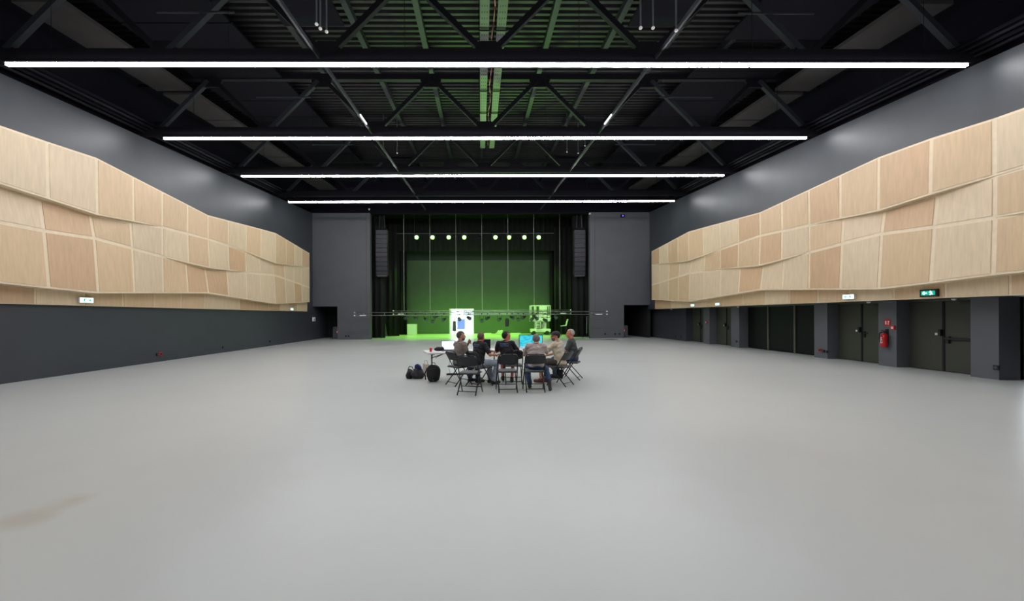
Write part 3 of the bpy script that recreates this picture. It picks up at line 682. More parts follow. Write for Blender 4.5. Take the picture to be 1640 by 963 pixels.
# lowered lighting bars
def bar(label, y, px0, px1, zs, n_cab):
    xa, xb = at(px0, 502, Y=y).x, at(px1, 502, Y=y).x
    t = thing('lighting_bar', label, 'lighting bar', ((xa+xb)/2, y, zs[0][1]), 0, 'lowered lighting bars')
    for dy, z in zs: obj('pipe', MB().tube((xa, y+dy, z), (xb, y+dy, z), .024), M['alu'], t, smooth=True)
    for x in (xa, xb):
        for dy, z in zs: obj('end_cap', MB().tube((x-.04, y+dy, z), (x+.04, y+dy, z), .045, n=8), M['white'], t)
    for x in (xa+.55, xb-.55): obj('tape_mark', MB().tube((x-.22, y+zs[-1][0], zs[-1][1]), (x+.22, y+zs[-1][0], zs[-1][1]), .032), M['white'], t)
    k = 0; x = xa+.6
    while x < xb-.3:
        obj('spacer', MB().beam((x, y+zs[0][0], zs[0][1]), (x, y+zs[1][0], zs[1][1]), .02, .02), M['alu'], t); x += 1.4
    for i in range(n_cab):
        x = xa+.8+(xb-xa-1.6)*i/(n_cab-1)
        obj('steel_cable', MB().tube((x, y, zs[0][1]), (x, y, dk(y) if y < 29 else 10.2), .008 if y > 29 else .005, n=5), M['white'] if y > 29 else M['steel'], t)
    return t, xa, xb
zA = at(770, 500, Y=27.4).z; zA2 = at(770, 504.6, Y=27.4).z
bar('longer lowered lighting bar spanning beyond the stage opening', 27.4, 568, 972, [(0, zA), (0, zA2)], 2)
zB = at(770, 497.5, Y=30.4).z; zB2 = at(770, 502.8, Y=30.4).z; zB3 = at(770, 499.8, Y=30.4).z
bt, xa, xb = bar('shorter lowered lighting bar hung with black lamps', 30.4, 630, 914, [(0, zB), (0, zB2)], 7)

x = xa+1.2
i = 0
while x < xb-1.4:
    obj('lattice', MB().tube((x, 30.4, zB), (x+.3, 30.4, zB2), .012).tube((x+.3, 30.4, zB2), (x+.6, 30.4, zB), .012), M['galv'], bt); x += .6
loom = [(xa+1.0+.25*k, 30.33, zB3+.05*math.sin(k*1.3)) for k in range(int((xb-xa-2)/.25))]
obj('cable_loom', MB().path(loom, .02), M['rubber'], bt)
lamps = [(651, 509, .0), (666, 510.5, 0), (682, 511, 1), (693, 514.5, 0), (698, 507.5, 0), (711, 512, 1), (735.6, 511, 0), (751, 509.5, 0), (771.6, 513.5, 0), (781, 509.5, 0), (800, 511.5, 0), (812, 514, 2), (820, 508.5, 0), (830, 511.5, 0), (838.5, 508.5, 0), (852, 511.5, 0), (859, 510, 0), (873, 513, 0), (890, 508, 0)]
def ordn(k): return ('leftmost', 'second', 'third', 'fourth', 'fifth', 'sixth', 'seventh', 'eighth', 'ninth', 'tenth', 'eleventh', 'twelfth', 'thirteenth', 'fourteenth', 'fifteenth', 'sixteenth', 'seventeenth', 'eighteenth', 'rightmost')[k]
for i, (px, py, kind) in enumerate(lamps):
    p = at(px, py, Y=30.4); x, z = p.x, p.z
    t = thing('hanging_lamp', '%s black theatre lamp hanging from the lowered bar%s' % (ordn(i), '' if i in (0, 18) else ', counted from the left'), 'stage light', (x, 30.4, z), 0, 'lamps on the lowered bar')
    an = math.radians((-25, 15, 35, 0, -40)[i % 5]); dv = V((math.sin(an), -math.cos(an), -.35)).normalized()
    r = .13 if kind != 2 else .17; ln_ = .34
    if kind == 2:
        obj('body', MB().lathe((x, 30.4, z-.42), [(.12, 0), (.15, .05), (.15, .5), (.08, .6)], 12), M['speaker'], t, smooth=True)
        obj('lens', MB().tube((x, 30.4, z-.44), (x, 30.4, z-.42), .1), M['lens'], t)
    else:
        c = V((x, 30.4, z))
        obj('body', MB().tube(c-dv*ln_*.5, c+dv*ln_*.5, r*.8, r, n=12), M['speaker'], t)
        obj('lens', MB().tube(c+dv*ln_*.5, c+dv*(ln_*.5+.015), r*.85, n=12), M['lens'], t)
        obj('yoke', MB().box(x-r-.03, x-r-.01, 30.38, 30.42, z, zB2-.04).box(x+r+.01, x+r+.03, 30.38, 30.42, z, zB2-.04).box(x-r-.03, x+r+.03, 30.38, 30.42, zB2-.07, zB2-.04), M['steel'], t)
    if i in (5, 8, 10, 13):                          # added unseen spots, imitating green stage light mirrored by the floor onto the roof
        L2 = bpy.data.lights.new('added_roof_glow', 'SPOT'); L2.color = (.34, 1, .15); L2.energy = ROOF_W; L2.spot_size = math.radians(29); L2.spot_blend = 1.0; L2.shadow_soft_size = .2
        l2 = bpy.data.objects.new('added_roof_glow', L2); C.objects.link(l2); l2.parent = t; l2.location = (0, -.45, .05)
        l2.rotation_euler = (math.radians(90+27), 0, math.radians(180))
    obj('clamp', MB().box(x-.03, x+.03, 30.36, 30.44, zB2-.08, zB2+.03), M['steel'], t)

# line arrays
for s, pa, pb, lb in ((-1, 603, 621, 'left'), (1, 919, 936.5, 'right')):
    Y = 29.05
    xa, xb = at(pa, 400, Y=Y).x, at(pb, 400, Y=Y).x; z1, z0 = at(pa, 369, Y=Y).z, at(pa, 441, Y=Y).z
    xc = (xa+xb)/2; n = 10; h = (z1-z0)/n
    t = thing('line_array', 'tall black hanging speaker array at the %s side of the stage' % lb, 'speaker', (xc, Y, z0), 0, 'hanging speaker arrays')
    for k in range(n):
        zz = z1-h*(k+.5); back = .0 + .02*max(0, k-4)**1.5; tl = math.radians(-1.5*max(0, k-3))
        o = obj('cabinet', MB().cbox((xc, Y+back*.5, zz), (xb-xa, .45, h*.93), rx=-tl), M['speaker'], t)
        obj('bolt', MB().box(xa+.06, xa+.09, Y-.25+back*.5, Y-.22, zz-.05, zz+.05), M['galv'], o)
    obj('flying_frame', MB().box(xa+.05, xb-.05, Y-.25, Y+.25, z1+.03, z1+.12), M['steel'], t)
    for dx in (-.2, .2): obj('chain', MB().tube((xc+dx, Y, z1+.1), (xc+dx*.4, Y, 10.2), .015), M['steel_grey'], t)
    obj('bottom_frame', MB().box(xa+.05, xb-.05, Y-.15, Y+.3, z0-.08, z0-.03), M['steel_grey'], t)

# scissor lift
Y = 33.2
g = lambda px, py: at(px, py, Y=Y)
x0, x1 = g(850, 500).x, g(882, 500).x; zt, zm, zbm = g(865, 489).z, g(865, 507).z, g(865, 515).z
zb1, zb0 = g(865, 527).z, .12
t = thing('scissor_lift', 'white scissor lift parked on the right of the stage', 'scissor lift', ((x0+x1)/2, Y, 0))
obj('base', MB().box(x0+.02, x1-.0, Y, Y+.8, zb0+.1, zb1), M['machine'], t, bevel=.03)
for xx in (x0+.25, x1-.3):
    for yy in (Y-.02, Y+.72): obj('wheel', MB().tube((xx, yy, .17), (xx, yy+.12, .17), .17, n=18), M['rubber'], t)
xm = g(857, 500).x
b = MB(); nz = 5
for k in range(nz):
    za = zb1+(zbm-zb1)*k/nz; zc = zb1+(zbm-zb1)*(k+1)/nz
    for yy in (Y+.1, Y+.6):
        b.beam((x0+.35, yy, za+.03), (x1-.35, yy, zc-.03), .04, .07); b.beam((x0+.35, yy, zc-.03), (x1-.35, yy, za+.03), .04, .07)
obj('scissor_arms', b, M['machine'], t)
obj('ladder', MB().box(x0+.42, x0+.46, Y-.05, Y, .3, zbm).box(x0+.78, x0+.82, Y-.05, Y, .3, zbm), M['machine'], t)
for k in range(7): obj('rung', MB().box(x0+.46, x0+.78, Y-.05, Y-.01, .4+.2*k, .44+.2*k), M['machine'], t)
obj('platform', MB().box(x0, x1, Y-.02, Y+.82, zbm, zbm+.16), M['machine'], t)
for za, zc in ((zm-.05, zm+.06), (zt-.07, zt)):
    obj('rail', MB().box(x0, x1, Y-.02, Y+.02, za, zc).box(x0, x1, Y+.78, Y+.82, za, zc), M['machine'], t)
for k in range(5):
    xx = x0+(x1-x0-.06)*k/4
    for ya in (Y-.02, Y+.78): obj('post', MB().box(xx, xx+.06, ya, ya+.04, zbm, zt), M['machine'], t)
obj('side_panel', MB().box(x0+.75, x1-.3, Y-.03, Y-.01, zm, zt-.05).box(x0+.65, x1-.05, Y-.03, Y-.01, zbm+.1, zm-.12), M['machine'], t)
obj('control_box', MB().box(x0+.1, x0+.4, Y-.12, Y-.02, zm-.15, zm+.2), M['rubber'], t)

# plinth, leaning board, chair, stand, cable pile
p0, p1 = at(652, 536, Y=34.3), at(666.3, 519.7, Y=34.3)
t = thing('plinth', 'pale square box standing at the left back of the stage', 'box', ((p0.x+p1.x)/2, 34.3, 0))
obj('body', MB().box(p0.x, p1.x, 34.3, 34.9, .0, p1.z), M['stagebox'], t, bevel=.01); obj('lid', MB().box(p0.x-.01, p1.x+.01, 34.29, 34.91, p1.z, p1.z+.02), M['stagebox'], t)
Yq = 31.2; a, c = at(618, 537, Y=Yq), at(612.5, 516, Y=Yq)
tag(obj('leaning_board', MB().beam((a.x, Yq, .06), (c.x, Yq+.35, c.z), .22, .04, up=(0, 1, 0)), M['steel_grey']), 'narrow dark board leaning in the black curtains left of the stage', 'board')
Yc = 31.0; pc = at(903, 520, Y=Yc)
t = thing('stage_chair', 'chair catching green light before the right black curtains', 'chair', (pc.x, Yc, 0))
seat_z = at(902, 522, Y=Yc).z
obj('seat', MB().cbox((pc.x-.02, Yc, seat_z), (.42, .42, .05), ry=math.radians(-6)), M['stagebox'], t, bevel=.01)
obj('backrest', MB().beam((pc.x+.17, Yc, seat_z+.05), (pc.x+.30, Yc, seat_z+.5), .4, .04, up=(1, 0, 0)), M['stagebox'], t)
for dx, dy in ((-.18, -.18), (.18, -.18), (.18, .18), (-.18, .18)): obj('leg', MB().tube((pc.x+dx, Yc+dy, seat_z-.02), (pc.x+dx*1.15, Yc+dy*1.15, 0), .014), M['chair_metal'], t)
ps = at(939.5, 541, Z=0); sx = ps.x*27.9/ps.y
t = thing('tripod_stand', 'slim pole stand beside the right edge of the stage opening', 'stand', (sx, 27.9, 0))
zt = at(940, 507, Y=27.9).z
obj('pole', MB().tube((sx, 27.9, .25), (sx+.02, 27.9, zt), .018), M['alu'], t, smooth=True)
for k in range(3):
    a = k*2*math.pi/3+.4; obj('leg', MB().tube((sx, 27.9, .35), (sx+.3*math.cos(a), 27.9+.3*math.sin(a), .01), .012), M['steel'], t)
b = MB(); 
for k in range(12):
    a0, a1 = k*math.pi/6, (k+1)*math.pi/6; b.tube((sx+.16*math.cos(a0), 27.9, zt+.1+.16*math.sin(a0)), (sx+.16*math.cos(a1), 27.9, zt+.1+.16*math.sin(a1)), .012, n=6)
obj('ring', b, M['rubber'], t)
tag(obj('floor_cable', MB().path([(sx+.1, 27.8, .012), (sx+.9, 27.1, .012), (sx+1.6, 26.2, .012), (sx-.6, 26.0, .012), (sx-1.6, 26.3, .012), (sx-1.2, 27.2, .012), (sx-.1, 27.8, .012)], .012), M['rubber']), 'thin black cable looping on the floor near the pole stand', 'cable')
b = MB(); pp = at(799, 533, Y=34.6)
for k in range(6):
    R = .30-.02*k; zz = .05+.055*k
    for q in range(16):
        a0, a1 = q*math.pi/8, (q+1)*math.pi/8; b.tube((pp.x+R*math.cos(a0)+.03*k, 34.6+R*math.sin(a0), zz+.02*math.sin(3*a0+k)), (pp.x+R*math.cos(a1)+.03*k, 34.6+R*math.sin(a1), zz+.02*math.sin(3*a1+k)), .028, n=6)
tag(obj('hose_coil', b, M['stagebox'], smooth=True), 'pale coiled hose lying on the green stage floor', 'hose')
for i, (pa, pb, lb) in enumerate(((776, 787, 'left'), (818, 834, 'right'))):
    a, c = at(pa, 533, Y=35), at(pb, 533, Y=35)
    tag(obj('floor_tube', MB().tube((a.x, 35, .05), (c.x, 35, .05), .05, n=10), M['white'], smooth=True), 'pale tube lying on the stage floor, %s of the coiled hose' % lb, 'tube')

# ------------------------------------------------------------------ folding chairs
def arc_back(z0, z1, y0, y1, hw, th, crown=.0):
    b = MB(); n = 10
    rows = []
    for k in range(n+1):
        u = -1+2*k/n; x = hw*u; dy = -.035*(1-u*u); cut = crown*u**4
        rows.append([(x, y0+dy, z0+cut*.5), (x, y0+dy-th, z0+cut*.5), (x, y1+dy, z1-cut), (x, y1+dy-th, z1-cut)])
    for r in rows: b.v += r
    for k in range(n):
        a = 4*k; c = a+4; b.f += [(a, c, c+2, a+2), (a+1, a+3, c+3, c+1), (a+2, c+2, c+3, a+3), (a, a+1, c+1, c)]
    e = 4*n; b.f += [(0, 2, 3, 1), (e, e+1, e+3, e+2)]
    return b
def make_chair(label, loc, rz):
    t = thing('folding_chair', label, 'chair', loc, rz, 'black folding chairs at the table')
    ym = lambda z: -.25+(.80-z)*.45/.80
    for s in (-1, 1):
        obj('leg', MB().path([(s*.17, -.245, .79), (s*.205, -.235, .74), (s*.215, ym(.4), .4), (s*.22, .20, .01)], .0125, n=8), M['chair_metal'], t, local=True, smooth=True)
        obj('leg', MB().path([(s*.185, .12, .42), (s*.19, -.26, .01)], .0125, n=8), M['chair_metal'], t, local=True, smooth=True)
    obj('top_tube', MB().path([(-.17, -.245, .79), (-.08, -.265, .80), (.08, -.265, .80), (.17, -.245, .79)], .0125, n=8), M['chair_metal'], t, local=True, smooth=True)
    obj('crossbar', MB().tube((-.215, .14, .12), (.215, .14, .12), .008), M['chair_metal'], t, local=True)
    obj('crossbar', MB().tube((-.19, -.20, .075), (.19, -.20, .075), .008), M['chair_metal'], t, local=True)
    obj('seat', MB().hexa([(-.19, -.20, .425), (.19, -.20, .425), (.20, .20, .425), (-.20, .20, .425), (-.185, -.20, .455), (.185, -.20, .455), (.195, .19, .455), (-.195, .19, .455)]), M['chair_seat'], t, local=True, bevel=.012)
    obj('seat_frame', MB().path([(-.2, -.2, .425), (.2, -.2, .425), (.205, .2, .425), (-.205, .2, .425), (-.2, -.2, .425)], .011, n=6), M['chair_metal'], t, local=True)
    obj('backrest', arc_back(.585, .785, ym(.585)-.005, ym(.785)-.005, .20, .02, .03), M['chair_back'], t, local=True, smooth=False)
    return t
R_ = math.radians
ch = make_chair('empty folding chair nearest the camera, left of the other chairs', (-.235, 8.37, 0), R_(-14))
dup(ch, (.55, 8.61, 0), R_(2), 'empty folding chair directly behind the dark-haired man in black')
dup(ch, (1.13, 8.63, 0), R_(0), 'folding chair under the grey-haired man in the light grey T-shirt')
dup(ch, (1.80, 9.29, 0), R_(50), 'folding chair under the man with the black cap')
dup(ch, (2.25, 10.16, 0), R_(66), 'folding chair under the white-haired man at the right end')
dup(ch, (.76, 9.60, 0), R_(0), 'folding chair under the dark-haired man in black with head turned')
dup(ch, (-.03, 9.26, 0), R_(-50), 'folding chair under the short-haired man in black and pale jeans')
dup(ch, (-.50, 9.42, 0), R_(-52), 'folding chair under the man in the grey-brown shirt')

# ------------------------------------------------------------------ tables
def table(label, loc, rz):
    t = thing('folding_table', label, 'table', loc, rz, 'white folding tables')
    L, D = .76, .375
    obj('table_top', MB().box(-L, L, -D, D, .695, .74), M['table'], t, local=True, bevel=.018)
    for s in (-1, 1):
        for q in (-1, 1):
            obj('leg', MB().path([(s*.60, q*.05, .70), (s*.60, q*.04, .56), (s*.60, q*.018, .48), (s*.60, q*.016, .06)], .013), M['table_leg'], t, local=True, smooth=True)
        obj('leg_rail', MB().tube((s*.60, -.22, .05), (s*.60, .22, .05), .016), M['table_leg'], t, local=True)
        obj('top_rail', MB().tube((s*.60, -.30, .68), (s*.60, .30, .68), .012), M['table_leg'], t, local=True)
        obj('brace', MB().tube((s*.60, 0, .58), (s*.22, 0, .69), .010).tube((s*.57, -.26, .60), (s*.30, -.12, .69), .008), M['table_leg'], t, local=True)
    return t
t1 = table('white folding table at the left end with the open laptop', (-.63, 10.12, 0), R_(17))
t2 = dup(t1, (.94, 10.40, 0), 0, 'white folding table at the right end with the monitor')
TZ = .74
# things on the tables
def laptop(label, loc, rz, scr, lid=110):
    t = thing('laptop', label, 'laptop', loc, rz)
    obj('base', MB().box(-.17, .17, -.12, .12, .0, .016), M['steel_grey'], t, local=True, bevel=.004)
    obj('keyboard', MB().box(-.14, .14, -.02, .10, .016, .019), M['rubber'], t, local=True)
    a = R_(lid-90); h = .235
    P = lambda x, u, o: V((x, .12+math.sin(a)*u-math.cos(a)*o, .016+math.cos(a)*u+math.sin(a)*o))
    lidb = MB().hexa([P(-.17, 0, 0), P(.17, 0, 0), P(.17, 0, -.008), P(-.17, 0, -.008), P(-.17, h, 0), P(.17, h, 0), P(.17, h, -.008), P(-.17, h, -.008)])
    l = obj('lid', lidb, M['rubber'], t, local=True)
    obj('screen', MB().hexa([P(-.16, .01, .002), P(.16, .01, .002), P(.16, .01, 0), P(-.16, .01, 0), P(-.16, h-.01, .002), P(.16, h-.01, .002), P(.16, h-.01, 0), P(-.16, h-.01, 0)]), scr, l, local=True)
    return t
laptop('open laptop with a bright white screen on the left table', (-.80, 10.0, TZ), R_(6), M['screen_white'])
laptop('open laptop with a dark screen right of the man in pale jeans', (.07, 10.40, TZ), R_(-4), M['screen_dark'], 100)
# monitor
mx, my = 1.27, 10.30
t = thing('monitor', 'flat monitor with a cyan screen on the right table', 'monitor', (mx, my, TZ), 0)
obj('bezel', MB().box(-.30, .30, 0, .035, .035, .375), M['rubber'], t, local=True, bevel=.004)
def screen_mat():
    m = mat('cyan_desktop', (.02, .50, .68, 1), .4, var=0, emit=.75)
    nt = m.node_tree; N = nt.nodes; L = nt.links; b = N['Principled BSDF']
    tc = N.new('ShaderNodeTexCoord'); mp = N.new('ShaderNodeMapping'); mp.inputs['Scale'].default_value = (2, 1, 7); nz = N.new('ShaderNodeTexNoise'); nz.inputs['Scale'].default_value = 5
    cr = N.new('ShaderNodeValToRGB'); cr.color_ramp.elements[0].color = (.0, .25, .45, 1); cr.color_ramp.elements[1].color = (.12, .85, .9, 1); cr.color_ramp.elements[0].position = .35; cr.color_ramp.elements[1].position = .65
    L.new(tc.outputs['Object'], mp.inputs[0]); L.new(mp.outputs[0], nz.inputs['Vector']); L.new(nz.outputs['Fac'], cr.inputs[0]); L.new(cr.outputs[0], b.inputs['Emission Color']); return m
obj('screen', MB().box(-.285, .285, -.003, 0, .05, .36), screen_mat(), t, local=True)
obj('taskbar', MB().box(-.285, .285, -.005, -.003, .05, .064), M['screen_white'], t, local=True)
obj('stand', MB().box(-.03, .03, .03, .06, 0, .2).box(-.12, .12, -.04, .14, 0, .012), M['rubber'], t, local=True)
p = at(690, 561, Y=9.62)
t = thing('cup', 'small red cup at the left end of the left table', 'cup', (at(690, 561, Y=9.8).x, 9.80, TZ))
obj('body', MB().lathe((0, 0, 0), [(.026, 0), (.036, .085), (.033, .085), (.024, .006)], 16), M['red'], t, local=True, smooth=True)
obj('rim', MB().lathe((0, 0, .083), [(.038, 0), (.038, .006), (.033, .006)], 16), M['red'], t, local=True)
t = thing('equipment_pouch', 'small black pouch beside the white-screened laptop', 'pouch', (-1.03, 10.02, TZ), R_(20))
obj('body', MB().ell((0, 0, .045), (.13, .08, .055)), M['bag'], t, local=True, smooth=True); obj('flap', MB().cbox((.02, -.02, .085), (.16, .08, .02), rx=.2), M['rubber'], t, local=True, bevel=.008)
tag(obj('mouse', MB().ell((.52, 10.22, TZ+.015), (.03, .05, .018)), M['rubber'], smooth=True), 'black computer mouse on the right table', 'mouse')
t = thing('keyboard', 'slim dark keyboard lying before the monitor', 'keyboard', (1.25, 10.16, TZ), 0)
obj('base', MB().box(-.2, .2, -.06, .06, 0, .015), M['rubber'], t, local=True, bevel=.004); obj('keys', MB().box(-.19, .19, -.05, .05, .015, .02), M['steel'], t, local=True)
t = thing('power_strip', 'black power strip on the floor beneath the left table', 'power strip', at(727, 601, Z=0), 0)
obj('body', MB().box(-.2, .2, -.03, .03, 0, .045), M['rubber'], t, local=True, bevel=.008); obj('outlets', MB().box(-.16, .16, -.02, .02, .045, .05), M['steel_grey'], t, local=True)
obj('cord', MB().path([(-.78, 10.32, .69), (-.80, 10.42, .5), (-.83, 10.5, .25), (-.80, 10.75, .01), (-.74, 10.85, .01)], .005, n=5), M['galv'], t)
tag(obj('phone', MB().cbox((1.37, 9.72, .895), (.075, .15, .01), rz=R_(50), rx=.3), M['rubber'], bevel=.003), 'dark phone held by the man with the black cap', 'phone')

# bags
def soft(mb, amp, fr, seed):
    mb.v = [tuple(V(p)+V((noise.noise(V(p)*fr+V((seed, 0, 0))), noise.noise(V(p)*fr+V((0, seed, 9))), noise.noise(V(p)*fr+V((5, 0, seed)))))*amp) for p in mb.v]; return mb
p = at(694.5, 611, Z=0)
t = thing('backpack', 'black backpack standing upright under the left table end', 'backpack', p, R_(4))
bp_ = MB().ell((0, 0, .20), (.175, .13, .225), nu=28, nv=20)
def sq(u, e): return math.copysign(abs(u)**e, u)
bp_.v = [(.165*sq(x/.175, .6)*(1-.12*max(0, z-.25)/.2), .125*sq(y/.13, .7), .20+.205*sq((z-.20)/.225, .72)) for x, y, z in bp_.v]
obj('body', soft(bp_, .018, 6, 3), M['bag'], t, local=True, smooth=True)
obj('front_pocket', soft(MB().ell((0, -.09, .14), (.13, .06, .13), nu=18, nv=12), .015, 8, 5), M['bag'], t, local=True, smooth=True)
obj('top_handle', MB().path([(-.04, .02, .41), (-.03, .02, .45), (.03, .02, .45), (.04, .02, .41)], .008), M['rubber'], t, local=True)
obj('strap', MB().path([(-.15, -.02, .34), (-.21, -.05, .2), (-.19, -.06, .05)], .014), M['bag'], t, local=True); obj('zip', MB().path([(-.1, -.10, .30), (0, -.125, .335), (.1, -.10, .30)], .005), M['galv'], t, local=True)
p = at(668, 606.5, Z=0)
t = thing('holdall', 'crumpled grey and black holdall left of the backpack', 'bag', p, R_(-5))
obj('body', soft(MB().ell((0, 0, .125), (.20, .14, .14), nu=26, nv=16), .05, 7, 8), M['bag_grey'], t, local=True, smooth=True)
obj('side_pouch', soft(MB().ell((-.19, -.02, .11), (.09, .11, .15), nu=18, nv=12), .03, 8, 2), M['bag'], t, local=True, smooth=True)
obj('handle', MB().path([(-.24, 0, .22), (-.2, 0, .31), (-.12, 0, .29), (-.1, 0, .22)], .01), M['bag'], t, local=True)
tag(obj('folded_jacket', soft(MB().ell((p.x+.03, p.y-.02, .29), (.09, .07, .075), nu=18, nv=12), .04, 9, 1), M['blue'], smooth=True), 'navy blue cloth tucked on top of the holdall', 'jacket')
p = at(682.5, 603, Z=0)
t = thing('tote_bag', 'beige tote bag standing between holdall and backpack', 'bag', p, R_(8))
obj('body', soft(MB().hexa([(-.1, -.06, 0), (.1, -.06, 0), (.1, .06, 0), (-.1, .06, 0), (-.09, -.03, .33), (.09, -.03, .33), (.09, .03, .33), (-.09, .03, .33)]), .02, 6, 4), M['tote'], t, local=True, bevel=.02)
obj('handle', MB().path([(-.05, -.02, .32), (-.04, -.02, .42), (.03, -.02, .42), (.05, -.02, .32)], .008), M['tote'], t, local=True)

# ------------------------------------------------------------------ people
def remesh(mb, vox, smooth=2, fold=0, seed=0):
    me = bpy.data.meshes.new('tmp'); me.from_pydata(mb.v, [], mb.f); me.update()
    o = bpy.data.objects.new('tmp', me); C.objects.link(o)
    md = o.modifiers.new('r', 'REMESH'); md.mode = 'VOXEL'; md.voxel_size = vox
    sm = o.modifiers.new('s', 'SMOOTH'); sm.iterations = smooth; sm.factor = .5
    dg = bpy.context.evaluated_depsgraph_get(); ev = o.evaluated_get(dg)
    out = bpy.data.meshes.new_from_object(ev)
    bpy.data.objects.remove(o); bpy.data.meshes.remove(me)
    if fold:
        nr = [v.normal.copy() for v in out.vertices]
        for v, n in zip(out.vertices, nr):
            q = V((v.co.x*9, v.co.y*9, v.co.z*15+v.co.x*6))
            v.co += n*fold*(noise.noise(q+V((seed, 0, 0)))+.5*noise.noise(q*2.3))
    return out
def link_mesh(name, me, m, parent):
    me.name = name; me.materials.clear(); me.materials.append(m)
    me.polygons.foreach_set('use_smooth', [True]*len(me.polygons))
    o = bpy.data.objects.new(name, me); C.objects.link(o); o.parent = parent; return o

def hand(b, wrist, d, n, side):
    d = d.normalized(); n = (n-d*n.dot(d)).normalized(); s = d.cross(n)*side
    b.cap(wrist, wrist+d*.03, .026, .028)
    for k in range(4):
        o = s*(-.03+.02*k); base = wrist+d*.045+o*.9
        b.cap(wrist+d*.015+o*.6, base+d*.03, .016, .012)
        L = (.038, .045, .048, .036)[k]; p1 = base+d*.05; p2 = p1+(d*.8+n*.5).normalized()*L*.7; p3 = p2+(d*.35+n*.9).normalized()*L*.55
        b.cap(base+d*.02, p2, .0105, .009); b.cap(p2, p3, .009, .008)
    tb = wrist+d*.02+s*.03; t1_ = tb+(d*.6+s*.7+n*.3).normalized()*.04; b.cap(tb, t1_, .014, .011); b.cap(t1_, t1_+(d*.9+n*.4).normalized()*.03, .011, .009)

